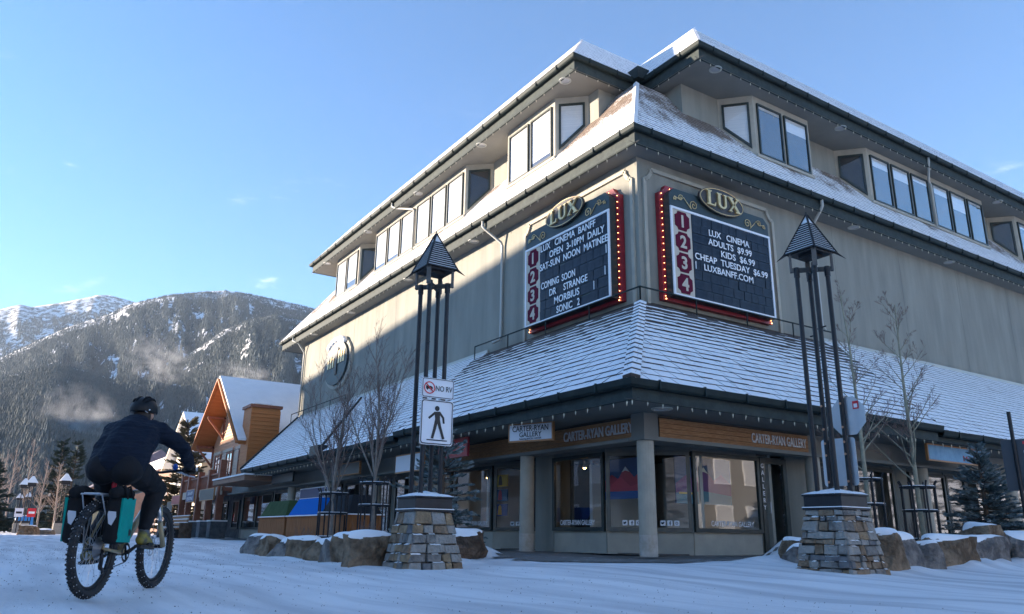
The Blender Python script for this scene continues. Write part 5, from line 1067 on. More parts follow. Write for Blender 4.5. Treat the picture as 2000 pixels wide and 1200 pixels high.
# ------------------------------------------------------------------ spruces
MAT['needle']=mat('frosted blue spruce needles',(.07,.105,.10),(.38,.44,.46),sc=7,rough=.9,lo=.38,hi=.72,spec=.2); MAT['needle_dark']=mat('dark spruce needles',(.018,.032,.024),(.05,.07,.055),sc=4,rough=.85); MAT['needle_warm']=mat('brownish green pine needles',(.06,.055,.03),(.13,.105,.06),sc=3,rough=.85); MAT['sbark']=mat('spruce bark',(.10,.07,.05),rough=.9)  # brown green is the pine needles' own mottled colour
def spruce(name,x,y,z,h,rad,seed,label,mt='needle',whorls=16,per=9,twl=.16,dens=1.0,group=None,bottom=.06):
    r=random.Random(seed); root=empty(name,(x,y,z),label=label,cat='tree',group=group)
    MB().tube([(x,y,z-.1),(x,y,z+h*.5),(x,y,z+h*.99)],[rad*.07,rad*.045,.006],7).obj('trunk','sbark',root,smooth=True)
    V=[];F=[];br=MB()
    def needle_clump(p,d,L):
        d=d.normalized(); s=d.orthogonal().normalized(); s.rotate(Matrix.Rotation(r.uniform(0,6.28),3,d)); u=d.cross(s)
        for k in range(3):
            w=(s*math.cos(k*2.094)+u*math.sin(k*2.094)); b=len(V); tip=p+d*L+w*L*.12; m1=p+d*L*.45+w*L*.20
            V.extend([tuple(p),tuple(m1),tuple(tip),tuple(p+d*L*.45-w.cross(d)*L*.14)]); F.append((b,b+1,b+2,b+3))
    for i in range(whorls):
        t=i/(whorls-1); zz=z+h*lerp(bottom,.965,t); L=rad*(1-t)**.85*(.85+.3*r.random())+.04*h*.3
        for j in range(max(4,int(per*(1-.45*t)))):
            a=r.uniform(0,6.283); droop=lerp(-.22,.55,t**1.3); d=Vector((math.cos(a),math.sin(a),droop)).normalized(); Lb=L*r.uniform(.75,1.12); p0=Vector((x,y,zz+r.uniform(-.5,.5)*h/whorls))
            tip=p0+d*Lb+Vector((0,0,.10*Lb)); br.tube([p0,p0+d*Lb*.5,tip],[.012*h/2.2,.008*h/2.2,.003],3,cap=False)
            n=max(4,int(Lb/twl*3.2*dens)); sd=Vector((-d.y,d.x,0)).normalized()
            for k in range(n):
                f=lerp(.15,1.0,(k+r.random())/n); p=p0.lerp(tip,f); side=r.choice((-1,1)); dd=(d*.75+sd*side*r.uniform(.2,1.0)*(1.2-f*.6)+Vector((0,0,r.uniform(-.15,.35)))).normalized(); tl=twl*r.uniform(.7,1.4)*(1.25-.5*f)
                needle_clump(p,dd,tl); needle_clump(p+dd*tl*.55,(dd+Vector((r.uniform(-.4,.4),r.uniform(-.4,.4),r.uniform(-.1,.3)))).normalized(),tl*.75)
    br.obj('branches','sbark',root); np_mesh('foliage',np.array(V)-np.array([x,y,z]),np.array(F),[mt],root)
    return root
spruce('blue_spruce',6.0,5.4,gz(6.0,5.4),2.35,1.1,31,'small frosted blue spruce at the right behind the boulders',whorls=18,per=12,twl=.13,group='blue spruces')
spruce('blue_spruce',1.9,-7.3,gz(1.9,-7.3)-.1,2.75,1.05,32,'frosted blue spruce behind the left lamp post',whorls=15,per=7,twl=.14,group='blue spruces')
# low dry shrubs in the planters
for x,y,h,sd,lb in ((-3.3,-8.3,.6,41,'dry reddish shrub in front of the blue bin'),(.6,-8.3,.5,42,'dry shrub poking from the snow left of the left pedestal'),(5.6,1.2,.8,43,'dry reddish shrub against the round column at right'),(5.9,2.4,.7,44,'dry shrub beside the small spruce')):
    r=random.Random(sd); root=MB(); z=gz(x,y)
    for i in range(60):
        a=r.uniform(0,6.283); s=r.uniform(.05,.45); p=Vector((x+r.uniform(-.15,.15),y+r.uniform(-.15,.15),z-.03)); q=p+Vector((math.cos(a)*s*h,math.sin(a)*s*h,h*r.uniform(.5,1))); root.tube([p,p.lerp(q,.5)+Vector((r.uniform(-.03,.03),r.uniform(-.03,.03),0)),q],[.006,.004,.002],3,cap=False)
    tag(root.obj('dry_shrub','twig',None),lb,'shrub','dry shrubs')
# ------------------------------------------------------------------ bench down the street
root=empty('bench',(-30.6,-5.4,gz(-30.6,-5.4)),label='slatted wooden bench dusted with snow in front of the gabled house',cat='bench')
bx0,by=-33.0,-6.2; z=gz(-31,-6)
for nm,zz,yy,hh in (('seat_slat',.42,0,.09),('seat_slat',.42,-.25,.09),('back_slat',.62,.28,.13),('back_slat',.80,.32,.13),('back_slat',.98,.36,.13)):
    s=MB().bx(-33.2,-28.6,by+yy-.05 if nm=='back_slat' else by+yy-.11,by+yy+.02 if nm=='back_slat' else by+yy+.11,z+zz,z+zz+hh).obj(nm,'cedar',root); MB().bx(-33.2,-28.6,by+yy-.05 if nm=='back_slat' else by+yy-.11,by+yy+.02 if nm=='back_slat' else by+yy+.11,z+zz+hh+.002,z+zz+hh+.04).obj('slat_snow','snow',s)
for xx in (-32.9,-28.9): MB().bx(xx-.1,xx+.1,by-.4,by+.3,z-.05,z+.42).obj('leg','black',root)
for xx in (-33.3,-28.5): MB().bx(xx-.12,xx+.12,by-.1,by+.5,z-.05,z+.75).obj('end_stone',ROCK[2],root)
# ------------------------------------------------------------------ orange gabled house next door
MAT['orange']=mat('orange stained siding',(.42,.135,.032),(.50,.18,.05),sc=2,rough=.65,stretch=(.4,.4,5)); MAT['beige']=mat('beige clapboard',(.55,.47,.37),(.49,.42,.33),sc=2,rough=.75,stretch=(.4,.4,5)); MAT['salmon']=mat('salmon clapboard',(.62,.36,.21),(.56,.31,.18),sc=2,rough=.75,stretch=(.4,.4,5)); MAT['timber']=mat('red brown timber',(.22,.07,.035),(.30,.11,.06),sc=3,rough=.6); MAT['stonedark']=mat('dark stone cladding',(.07,.075,.08),(.14,.145,.15),sc=4,rough=.9,bump=.8,bsc=8)
H=empty('gabled_house',(-36,-2,0),label='orange timber gabled house with snowy roof beyond the cinema building',cat='house')
yf=-2.2; xl,xr,xc=-41.6,-31.0,-36.35; ze,za=6.2,10.0
mb=MB(); mb.bx(xl,xr,yf,12,2.6,ze); mb.add([(xl,yf,ze),(xr,yf,ze),(xc,yf,za-.35),(xl,12,ze),(xr,12,ze),(xc,12,za-.35)],[(0,1,2),(5,4,3)]); mb.obj('wall','beige',H)
mb=MB(); mb.bx(xl,xr,yf+.25,12,-.2,2.6); mb.obj('ground_floor','stonedark',H)
# clapboards, one by one on the street front
zz=2.75; k=0
while zz<za-.6:
    if zz<ze: a,b2=xl,xr
    else:
        f=(zz-ze)/(za-.35-ze); a,b2=lerp(xl,xc,f),lerp(xr,xc,f)
    MB().add([(a,yf-.005,zz),(b2,yf-.005,zz),(b2,yf-.045,zz),(a,yf-.045,zz),(a,yf-.012,zz+.2),(b2,yf-.012,zz+.2)],[(0,1,2,3),(3,2,5,4),(0,3,4),(1,5,2)]).obj('clapboard','salmon' if zz>5.55 else 'beige',H); zz+=.2; k+=1
# roof
ov=1.25; hl,hr=xl-.35,xr+1.1; zl=lambda x: za-(abs(x-xc))*(za-ze+.05)/(xr-xc if x>xc else xc-xl)
mb=MB()
for xe in (hl,hr):
    z1=zl(xe); mb.add([(xc,yf-ov,za),(xe,yf-ov,z1),(xe,13,z1),(xc,13,za),(xc,yf-ov,za-.22),(xe,yf-ov,z1-.22),(xe,13,z1-.22),(xc,13,za-.22)],[(4,5,6,7),(0,1,5,4),(1,2,6,5)],0)
rf=mb.obj('roof','orange',H)
mb=MB()
for xe in (hl,hr):
    z1=zl(xe); sg=1 if xe>xc else -1
    mb.add([(xc,yf-ov-.05,za+.14),(xe+.05*sg,yf-ov-.05,z1+.12),(xe+.05*sg,13,z1+.12),(xc,13,za+.14),(xc,yf-ov-.05,za+.01),(xe+.05*sg,yf-ov-.05,z1+.0),(xe+.05*sg,13,z1)],[(0,1,2,3),(4,5,1,0),(5,6,2,1)])
mb.obj('roof_snow','snow',rf)
for xe in (hl,hr): MB().bar((xc,yf-ov-.02,za-.12),(xe,yf-ov-.02,zl(xe)-.12),.09,.34,up=(0,-1,0)).obj('bargeboard','orange',rf)
for xx in (xl+.25,xr-.25,xc-2.6):
    mb=MB(); zt_=zl(xx)-.3; mb.bar((xx,yf-.05,zt_-1.5),(xx,yf-.05,zt_),.16,.14); mb.bar((xx,yf-.05,zt_-1.4),(xx,yf-ov+.1,zt_-.15),.13,.12); mb.bar((xx,yf,zt_-.08),(xx,yf-ov+.05,zt_-.08),.14,.14); mb.obj('bracket','timber',rf)
def hwin(x0,x1,z0,z1,fm='timber'):
    f=window(H,LF(x0,yf-.05,z0),[(0,0),(x1-x0,0),(x1-x0,z1-z0),(0,z1-z0)],.12,fm,'glass',.08,.4); mb=MB()
    mb.bx((x0+x1)/2-.04,(x0+x1)/2+.04,yf-.12,yf-.09,z0+.1,z1-.1); mb.bx(x0+.1,x1-.1,yf-.12,yf-.09,lerp(z0,z1,.62),lerp(z0,z1,.62)+.07); mb.obj('glazing_bar',fm,f)
    MB().bx(x0-.15,x1+.15,yf-.17,yf-.04,z1+.02,z1+.2).obj('lintel','beige',f)
for a in (-40.4,-37.3,-34.2): hwin(a,a+1.6,3.55,5.3)
hwin(-36.1,-34.6,6.7,7.9,'orange'); hwin(-35.75,-35.0,8.05,8.75,'orange')
# orange parapet box at the right of the front
MB().bx(-31.0,-29.35,-3.05,-1.4,2.4,7.25).obj('side_bay','orange',H); MB().bx(-31.1,-29.25,-3.15,-1.3,7.25,7.42).obj('bay_coping','timber',H)
zz=2.5
while zz<7.1: MB().add([(-29.345,-3.07,zz),(-29.345,-1.38,zz),(-29.30,-3.07,zz),(-29.30,-1.38,zz),(-29.34,-3.07,zz+.22),(-29.34,-1.38,zz+.22)],[(0,2,3,1),(2,4,5,3),(0,4,2)]).obj('clapboard','orange',H); zz+=.22
MB().bx(-30.6,-29.7,-2.8,-1.8,7.42,7.55).obj('bay_snow','snow',H)
# balcony, porch posts, canopy
MB().bx(xl-.2,xr+.3,yf-1.7,yf+.2,2.55,2.78).obj('balcony_floor','timber',H)
MB().bx(xl-.2,xr+.3,yf-1.72,yf-1.64,2.35,2.80).obj('balcony_fascia','beige',H); MB().bx(xl-.2,xr+.3,yf-1.75,yf-1.6,3.52,3.62).obj('handrail','timber',H)
xx=xl
while xx<xr: MB().bx(xx,xx+.07,yf-1.7,yf-1.65,2.8,3.52).obj('baluster','timber',H); xx+=.22
for xx in (xl+.2,-39.2,-36.4,-33.6,xr):
    p=MB().bx(xx-.17,xx+.17,yf-1.85,yf-1.5,.9,3.9 if xx<xr-.1 else 4.3).obj('porch_post','timber',H); MB().bx(xx-.42,xx+.42,yf-2.1,yf-1.25,-.1,.88).obj('post_plinth','stonedark',p); MB().bx(xx-.46,xx+.46,yf-2.14,yf-1.21,.882,.95).obj('plinth_snow','snow',p)
for a in (-40.9,-38.1,-35.3,-32.6): window(H,LF(a,yf+.24,.5),[(0,0),(1.5,0),(1.5,1.7),(0,1.7)],.1,'frame','shopglass',.07,None,'shop_window')
def wall_sign(x0,x1,z0,z1,y,m,label,txt=None,tm='paleface'):
    hang_sign('hanging_sign',frame(((x0+x1)/2,y,z0),(1,0,0),(0,-1,0)),x1-x0,z1-z0,m,'orangewood',[(tm,txt)] if txt else [],label)
wall_sign(-40.3,-37.7,1.95,2.55,-4.7,'signredface','red hanging sign on the gabled house porch')
wall_sign(-35.9,-33.6,2.0,2.75,-4.7,'signblue','navy hanging sign reading BANFF POUTINE on the gabled house porch',[('BANFF',0,.42,.26,1.3),('POUTINE',0,.12,.26,1.6)])
wall_sign(-32.6,-29.2,2.0,2.65,-4.6,'signdark','dark blue hanging sign beside the navy one under the awning')
wall_sign(-44.6,-42.6,1.6,2.3,-4.2,'signdark','black hanging sign on a post left of the gabled house')
# ------------------------------------------------------------------ farther houses
def house(name,x0,x1,y0,y1,ze,za,wallm,roofm,label,wins,ov=.8):
    root=empty(name,((x0+x1)/2,y0,0),label=label,cat='house'); xc=(x0+x1)/2
    mb=MB(); mb.bx(x0,x1,y0,y1,-.2,ze); mb.add([(x0,y0,ze),(x1,y0,ze),(xc,y0,za-.2),(x0,y1,ze),(x1,y1,ze),(xc,y1,za-.2)],[(0,1,2),(5,4,3)]); mb.obj('wall',wallm,root)
    mb=MB(); k=(za-ze)/(xc-x0)
    for s,xe in ((-1,x0-ov),(1,x1+ov)):
        z1=ze-ov*k; mb.add([(xc,y0-ov,za),(xe,y0-ov,z1),(xe,y1+ov,z1),(xc,y1+ov,za),(xc,y0-ov,za-.3),(xe,y0-ov,z1-.3),(xe,y1+ov,z1-.3)],[(0,1,2,3)],0); b=len(mb.v)-7; mb.f+=[(b+4,b+5,b+1,b),(b+5,b+6,b+2,b+1)]; mb.m+=[1,1]
    mb.obj('roof',[roofm,'beige'],root)
    for (a,z0,w_,h_) in wins: window(root,LF(a,y0-.02,z0),[(0,0),(w_,0),(w_,h_),(0,h_)],.12,'white','glass',.06,.5)
    for zz in (1.0,3.6): 
        for yy in np.arange(y0+1.5,y1-2,3): window(root,frame((x1+.02,yy,zz),(0,1,0),(1,0,0)),[(0,0),(1.3,0),(1.3,1.5),(0,1.5)],.1,'white','glass',.06,.5)
    return root
house('gabled_house',-66,-53,-.5,14,6.6,10.8,'cream','snow','cream gabled house with a snowy roof behind the pine',[(-63,1,2,1.6),(-59.5,1,2,1.6),(-63,4,1.6,1.5),(-59.5,4,1.6,1.5),(-60.3,7,1.6,1.4)])
MAT['purple']=mat('mauve shingle roof',(.16,.13,.155),(.22,.18,.20),sc=3,rough=.8); MAT['pinkwall']=mat('pinkish brown wall',(.50,.30,.20),(.42,.25,.17),sc=2,rough=.8); MAT['olive']=mat('olive stucco',(.36,.34,.22),rough=.9)  # pink brown is the wall's own base colour
# long house with the mauve roof, its slope towards the side street
root=empty('long_house',(-110,2,0),label='long house with a steep mauve roof left of the cyclist',cat='house')
mb=MB(); mb.bx(-122,-100,-2.5,10,-.2,6.2); mb.obj('wall','pinkwall',root); mb=MB(); mb.add([(-122.5,-3.3,5.9),(-99.5,-3.3,5.9),(-99.5,3.7,10.9),(-122.5,3.7,10.9),(-122.5,10.7,5.9),(-99.5,10.7,5.9),(-99.5,-2.5,6.2),(-99.5,10,6.2)],[(0,1,2,3),(3,2,5,4),(6,7,2)]); mb.obj('roof','purple',root)
MB().bx(-99.9,-99.2,-3.4,-2.4,-.2,9.6).obj('gable_pier','olive',root)
for a in np.arange(-121,-101,3.2):
    for z0 in (.9,3.6): window(root,LF(a,-2.52,z0),[(0,0),(1.6,0),(1.6,1.7),(0,1.7)],.12,'white','glass',.06,.5)
root=empty('brick_building',(-84,3,0),label='brown building with a snowy flat roof behind the cyclist arm',cat='building')
MB().bx(-92,-71,1.5,12,-.2,7.2).obj('wall',MAT.setdefault('brown',mat('brown brick',(.24,.13,.085),(.32,.19,.13),sc=6,rough=.9)),root); MB().bx(-92.4,-70.6,1.1,12.4,7.2,8.3).obj('roof_snow','snow',root)
for a in np.arange(-91,-73,2.8):
    for z0 in (.9,4.0): window(root,LF(a,1.48,z0),[(0,0),(1.5,0),(1.5,1.8),(0,1.8)],.12,'white','glass',.06,.5)
# pine and bare birches along the street, far lamp posts, cars
spruce('pine_tree',-52.2,-2.0,0,9.2,2.3,51,'sunlit brown green pine in front of the cream house','needle_warm',20,11,.5,.9)
spruce('spruce_tree',-104,-6.0,0,11.5,2.6,52,'tall dark spruce, nearer of two left of the mauve roof','needle_dark',18,10,.6,.8,'far spruces'); spruce('spruce_tree',-112,-7.2,0,12.5,2.6,53,'tall dark spruce, farther of two left of the mauve roof','needle_dark',18,10,.6,.8,'far spruces')
spruce('spruce_tree',-86,-14.9,0,7.2,3.0,54,'broad dark spruce at the left edge of the picture','needle_dark',16,12,.6,.9,'far spruces')
for i,(x,y,h,lb) in enumerate([(-63,-4.8,6.5,'bare birch seen under the cyclist arm, nearest the pine'),(-68,-4.2,7.5,'bare birch seen under the cyclist arm, left of the nearest one'),(-75,-4.6,7,'bare birch behind the cyclist hip'),(-92,-8.0,8,'bare birch beside the mauve roofed house, nearest'),(-96,-9.5,8.5,'bare birch between the far lamp posts'),(-118,-10.5,13,'tall pale bare poplar left of the dark spruces'),(-125,-12.3,12,'tall pale bare poplar at the left part of the street'),(-128,-14.6,11,'pale bare poplar at the left edge of the picture'),(-135,-13.6,12,'farthest pale bare poplar above the left lamp posts')]):
    bare_tree('birch_tree',x,y,0,h,.13,60+i,lb,h*.25,'aspen','birch',n1=26,group='bare birches down the street')
def far_lamp(x,y,label):
    root=empty('street_lamp',(x,y,-.1),label=label,cat='street lamp',group='street lamps down the street'); MB().bx(x-.4,x+.4,y-.4,y+.4,-.1,.85).obj('pedestal',STONES[4],root); MB().bx(x-.34,x+.34,y-.34,y+.34,.851,1.05).obj('cap_box','black',root)
    for sx in (-.16,.16):
        for sy in (-.16,.16): MB().bx(x+sx-.035,x+sx+.035,y+sy-.035,y+sy+.035,1.05,4.3).obj('pole','black',root)
    MB().bx(x-.36,x+.36,y-.36,y+.36,4.3,4.36).obj('bracket','black',root); mb=MB(); mb.bx(x-.36,x-.32,y-.36,y+.36,4.36,4.7); mb.bx(x+.32,x+.36,y-.36,y+.36,4.36,4.7); mb.obj('bracket_arm','black',root)
    MB().add([(x-.5,y-.5,4.66),(x+.5,y-.5,4.66),(x+.5,y+.5,4.66),(x-.5,y+.5,4.66),(x,y,5.45)],[(0,1,4),(1,2,4),(2,3,4),(3,0,4),(3,2,1,0)]).obj('hood','snow',root)
    MB().add([(x-.1,y-.1,5.32),(x+.1,y-.1,5.32),(x+.1,y+.1,5.32),(x-.1,y+.1,5.32),(x,y,5.5)],[(0,1,4),(1,2,4),(2,3,4),(3,0,4)]).obj('hood_tip','black',root)
for x,y,lb in ((-75.2,-11.5,'far lamp post with a snowy hood, front one of the left pair'),(-80,-11.95,'far lamp post with a snowy hood, back one of the left pair'),(-68.6,-9.1,'far lamp post with a snowy hood in front of the olive pier'),(-118,-10.1,'small far lamp post under the left pair'),(-123,-11,'smallest far lamp post under the left pair'),(-112,-7.6,'far lamp post among the birches')): far_lamp(x,y,lb)
def car(x,y,rz,col,label,pickup=False):
    root=empty('parked_car',(x,y,-.1),rz,label=label,cat='car',group='cars parked down the street')
    body=mat('car paint',col,rough=.3,coat=.5)
    prof=[(-2.2,.35),(-2.25,.75),(-2.1,.95),(-1.2,1.0),(-.7,1.5),(.8,1.52),(1.35,1.05),(2.05,.9),(2.2,.6),(2.15,.35)] if not pickup else [(-2.5,.5),(-2.5,1.1),(-.5,1.1),(-.45,1.75),(.8,1.75),(1.3,1.15),(2.3,1.05),(2.4,.5)]
    MB().prism([(a,-.85,b2) for a,b2 in prof],(0,1.7,0)).obj('body',body,root,local=True,bevel=.08)
    for s in (-1,1): MB().add([(-.9,s*.86,1.02),(1.1,s*.86,1.02),(.75,s*.86,1.42),(-.65,s*.86,1.42)],[(0,1,2,3),(3,2,1,0)]).obj('side_window','tile',root,local=True)
    for a in (-1.4,1.4):
        for s in (-.8,.8): wv=MB(); wv.lathe([(.0,-.1),(.33,-.1),(.33,.1),(0,.1)],(a,s,.33),14,axis='y'); wv.obj('wheel','black',root,local=True)
    for s in (-.6,.6): MB().bx(2.16 if not pickup else 2.36,2.22 if not pickup else 2.42,s-.18,s+.18,.62,.78).obj('headlight','white',root,local=True)
    MB().bx(-.6,.75,-.8,.8,1.53 if not pickup else 1.76,1.62 if not pickup else 1.85).obj('roof_snow','snow',root,local=True)
car(-88,-11.2,0,(.06,.30,.62),'light blue pickup parked beyond the far lamp posts',True); car(-92,-13.0,0,(.03,.035,.045),'dark car parked at the left end of the street'); car(-98,-12.4,.1,(.25,.26,.28),'grey car parked behind the dark one')
for x,y,w_,h_,sd,lb in ((-62,-11.6,3.8,.75,71,'large tan boulder in the sunlit snow far down the street'),(-64,-10.3,3.6,.5,72,'flat boulder right of the large tan one far down the street'),(-61,-8.4,2.0,.8,73,'pale boulder beside the cyclist pannier far down the street')): boulder(x,y,w_,1.6,h_,sd,0,lb)
for x,y,lb,m in ((-74,-12.2,'small white sign on the far left lamp post','signwhite'),(-73,-11.2,'small red and white sign beside the far left lamp post','signred')):
    root=empty('street_sign',(x,y,0),label=lb,cat='sign'); MB().bx(x-.04,x+.04,y-.04,y+.04,-.1,2.2).obj('post','black',root); MB().bx(x+.05,x+.08,y-.35,y+.35,1.4,2.2).obj('plate',m,root); MB().bx(x+.081,x+.085,y-.25,y+.25,1.7,1.9).obj('print','signwhite' if m=='signred' else 'signblack',root)
# ------------------------------------------------------------------ cyclist and bicycle (local: x forward, y left, z up)
BO=(8.66,-14.04,-.135); BRZ=math.atan2(.512,-.859)
MAT['tyre']=mat('black knobbly tyre',(.014,.014,.015),(.03,.03,.031),sc=9,rough=.75); MAT['stud']=mat('steel tyre stud',(.62,.62,.63),rough=.35,metal=.6); MAT['sand']=mat('sand coloured frame paint',(.30,.235,.12),(.34,.27,.15),sc=3,rough=.35,coat=.3); MAT['steel']=mat('bright steel',(.55,.55,.56),rough=.3,metal=.9); MAT['rack']=mat('silver rack rod',(.5,.51,.53),rough=.4,metal=.6); MAT['teal']=mat('teal tarpaulin',(.0,.24,.20),(.0,.30,.25),sc=4,rough=.7,spec=.2,bump=.5,bsc=12); MAT['bagblack']=mat('black tarpaulin',(.010,.010,.011),(.018,.018,.019),sc=5,rough=.8,spec=.15,bump=.4,bsc=10); MAT['reflector']=mat('grey reflective patch',(.55,.55,.58),rough=.35); MAT['redlens']=mat('red tail light',(.55,.012,.03),rough=.2); MAT['blueplastic']=mat('blue bar bell',(.01,.09,.42),rough=.35)
MAT['jacket']=mat('dark navy jacket cloth',(.005,.009,.019),(.008,.013,.026),sc=3,rough=.75,bump=1.0,bsc=4,stretch=(1.2,1,5),spec=.2,bd=.05); MAT['trouser']=mat('black trouser cloth',(.008,.008,.010),(.013,.013,.015),sc=3,rough=.75,bump=.9,bsc=7,spec=.25); MAT['glove']=mat('black knit glove',(.013,.013,.014),rough=.8,bump=.4,bsc=60); MAT['skin']=mat('skin',(.45,.27,.20),(.50,.31,.23),sc=5,rough=.5); MAT['shoe']=mat('olive and yellow shoe',(.26,.21,.03),(.07,.07,.05),sc=6,rough=.6,lo=.42,hi=.55); MAT['sole']=mat('dark rubber sole',(.03,.03,.028),rough=.8); MAT['helmet']=mat('black helmet shell',(.009,.009,.010),rough=.5,spec=.3); MAT['sock']=mat('grey knit sock',(.10,.11,.125),rough=.9); MAT['hair']=mat('dark hair',(.03,.02,.015),rough=.6); MAT['eye']=mat('eye',(.05,.04,.03),rough=.15)
BK=empty('mountain_bike',BO,BRZ,label='sand coloured mountain bike with studded tyres ridden away down the snowy street',cat='bicycle')
def L(mb,name,m,parent=BK,smooth=True,**k): return mb.obj(name,m,parent,smooth=smooth,local=True,**k)
def torus(c,Rr,r,n=56,m=10):
    mb=MB(); vs=[(c[0]+(Rr+r*math.cos(b))*math.cos(a),c[1]+r*1.05*math.sin(b),c[2]+(Rr+r*math.cos(b))*math.sin(a)) for a in np.linspace(0,2*math.pi,n,endpoint=False) for b in np.linspace(0,2*math.pi,m,endpoint=False)]
    mb.add(vs,[(i*m+j,((i+1)%n)*m+j,((i+1)%n)*m+(j+1)%m,i*m+(j+1)%m) for i in range(n) for j in range(m)]); return mb
def wheel(cx,cz):
    c=(cx,0,cz); wr=torus(c,.300,.014,56,8); wp=L(wr,'wheel','black')
    L(torus(c,.340,.031),'tyre','tyre',wp)
    kn=MB(); st=MB()
    for k in range(60):
        for row,(off,rad,wd) in enumerate(((0,.374,.011),(-.017,.3685,.009),(.017,.3685,.009),(-.030,.355,.008),(.030,.355,.008))):
            a=(k+(.5 if row%2 else 0))*6.2832/60; d=Vector((math.cos(a),0,math.sin(a))); t=Vector((-math.sin(a),0,math.cos(a))); p=Vector(c)+d*rad+Vector((0,off,0)); q=d*.005+Vector((0,off*.1,0))
            y=Vector((0,wd*.6,0)); x=t*.0085
            kn.add([p-x-y-q*2,p+x-y-q*2,p+x+y-q*2,p-x+y-q*2,p-x*.8-y*.8+q,p+x*.8-y*.8+q,p+x*.8+y*.8+q,p-x*.8+y*.8+q],[(4,5,6,7),(0,1,5,4),(1,2,6,5),(2,3,7,6),(3,0,4,7)])
            if row and (k+row)%2==0: st.ball(p+q*1.3,.0042,5,3)
    L(kn,'tread_knobs','tyre',wp,False,kind='stuff'); L(st,'tyre_studs','stud',wp,kind='stuff')
    sp_=MB()
    for k in range(28):
        a=k*6.2832/28; b2=a+(.5 if k%4<2 else -.5); s=.028 if k%2 else -.028
        sp_.tube([(cx+.022*math.cos(b2),s,cz+.022*math.sin(b2)),(cx+.292*math.cos(a),0,cz+.292*math.sin(a))],.0014,3,cap=False)
    L(sp_,'spokes','steel',wp,False,kind='stuff')
    hb=MB(); hb.tube([(cx,-.06,cz),(cx,.06,cz)],.018,10); L(hb,'hub','black',wp)
    ro=MB(); n=24
    for (r0,r1) in ((.078,.090),(.03,.036)):
        ro.add([(cx+rr*math.cos(k*6.2832/n),.045,cz+rr*math.sin(k*6.2832/n)) for rr in (r0,r1) for k in range(n)],[(k,(k+1)%n,n+(k+1)%n,n+k) for k in range(n)])
    for k in range(6): a=k*1.0472; ro.bar((cx+.033*math.cos(a),.045,cz+.033*math.sin(a)),(cx+.08*math.cos(a+.4),.045,cz+.08*math.sin(a+.4)),.008,.003)
    L(ro,'brake_rotor','steel',wp,False)
    return wp
wheel(0,.378); wheel(1.235,.378)
BB=(.45,0,.34)
fr=MB()
for p,q,r0,r1 in (((.47,0,.36),(.965,0,.80),.030,.028),((.30,0,.80),(.955,0,.90),.021,.019),(BB,(.27,0,.86),.019,.017),((.975,0,.76),(.945,0,.97),.026,.026)): fr.tube([p,q],[r0,r1],10)
for s in (-1,1): fr.tube([(.42,s*.04,.34),(.22,s*.062,.355),(0,s*.07,.378)],[.014,.013,.012],8); fr.tube([(.30,s*.03,.76),(.15,s*.055,.58),(0,s*.07,.385)],[.011,.010,.010],8)
fr.tube([(.45,-.05,.34),(.45,.05,.34)],.026,10); L(fr,'frame','sand')
fk=MB()
for s in (-1,1): fk.tube([(1.02,s*.062,.73),(1.13,s*.062,.56)],.017,10,1); fk.tube([(1.10,s*.062,.60),(1.235,s*.066,.378)],.023,10,0)
fk.tube([(1.015,-.075,.74),(1.0,0,.77),(1.015,.075,.74)],.022,8,0); fk.tube([(1.125,-.062,.62),(1.165,-.03,.735),(1.17,0,.765),(1.165,.03,.735),(1.125,.062,.62)],.013,8,0); L(fk,'suspension_fork',['sand','steel'])
mb=MB(); mb.tube([(.262,0,.82),(.205,0,.965)],.0145,10); L(mb,'seat_post','black')
mb=MB(); mb.tube([(.06,0,.985),(.10,0,.99),(.18,0,.985),(.30,0,.975),(.345,0,.965)],[.035,.07,.055,.025,.012],12); sd=L(mb,'saddle','black'); sd.scale=(1,1,1)
mb=MB(); mb.tube([(.215,0,.885),(.205,0,.925)],.004,4); mb.ball((.185,0,.885),.026,12,10,sc=(.7,.85,1.75)); L(mb,'tail_light','redlens')
mb=MB(); mb.tube([(.945,0,.97),(.94,0,1.02)],.018,10); mb.tube([(.94,0,1.02),(.985,0,1.045)],.017,10); L(mb,'stem','black')
mb=MB(); mb.tube([(.935,.385,1.075),(.955,.2,1.06),(.985,.06,1.045),(.985,-.06,1.045),(.955,-.2,1.06),(.935,-.385,1.075)],.0125,8); hbar=L(mb,'handlebar','black')
for s in (-1,1):
    L(MB().tube([(.936,s*.39,1.076),(.944,s*.27,1.07)],.017,10),'grip','glove',hbar); L(MB().tube([(.936,s*.392,1.076),(.935,s*.402,1.077)],.019,12),'bar_end','steel',hbar)
    L(MB().tube([(.955,s*.215,1.055),(.995,s*.235,1.045),(1.02,s*.30,1.02),(1.02,s*.36,1.01)],[.012,.009,.007,.006],6),'brake_lever','steel',hbar)
mb=MB(); mb.ball((.955,-.19,1.095),.030,12,8,sc=(1,.8,1)); L(mb,'bell','blueplastic')
def arm(s,ang):
    e=(BB[0]+.175*math.cos(ang),s*.095,BB[2]+.175*math.sin(ang)); L(MB().tube([(BB[0],s*.075,BB[2]),e],[.017,.013],8),'crank_arm','black'); pd=MB(); pd.bx(e[0]-.05,e[0]+.05,s*.11 if s>0 else s*.20,s*.20 if s>0 else s*.11,e[2]-.012,e[2]+.012); L(pd,'pedal','black',smooth=False); return e
PR=arm(-1,math.radians(22)); PL=arm(1,math.radians(202))
mb=MB(); n=36
mb.add([(BB[0]+rr*math.cos(k*6.2832/n),-.062,BB[2]+rr*math.sin(k*6.2832/n)) for rr in (.058,) for k in range(n)]+[(BB[0]+(.078+.004*(k%2))*math.cos(k*6.2832/n),-.062,BB[2]+(.078+.004*(k%2))*math.sin(k*6.2832/n)) for k in range(n)],[(k,(k+1)%n,n+(k+1)%n,n+k) for k in range(n)])
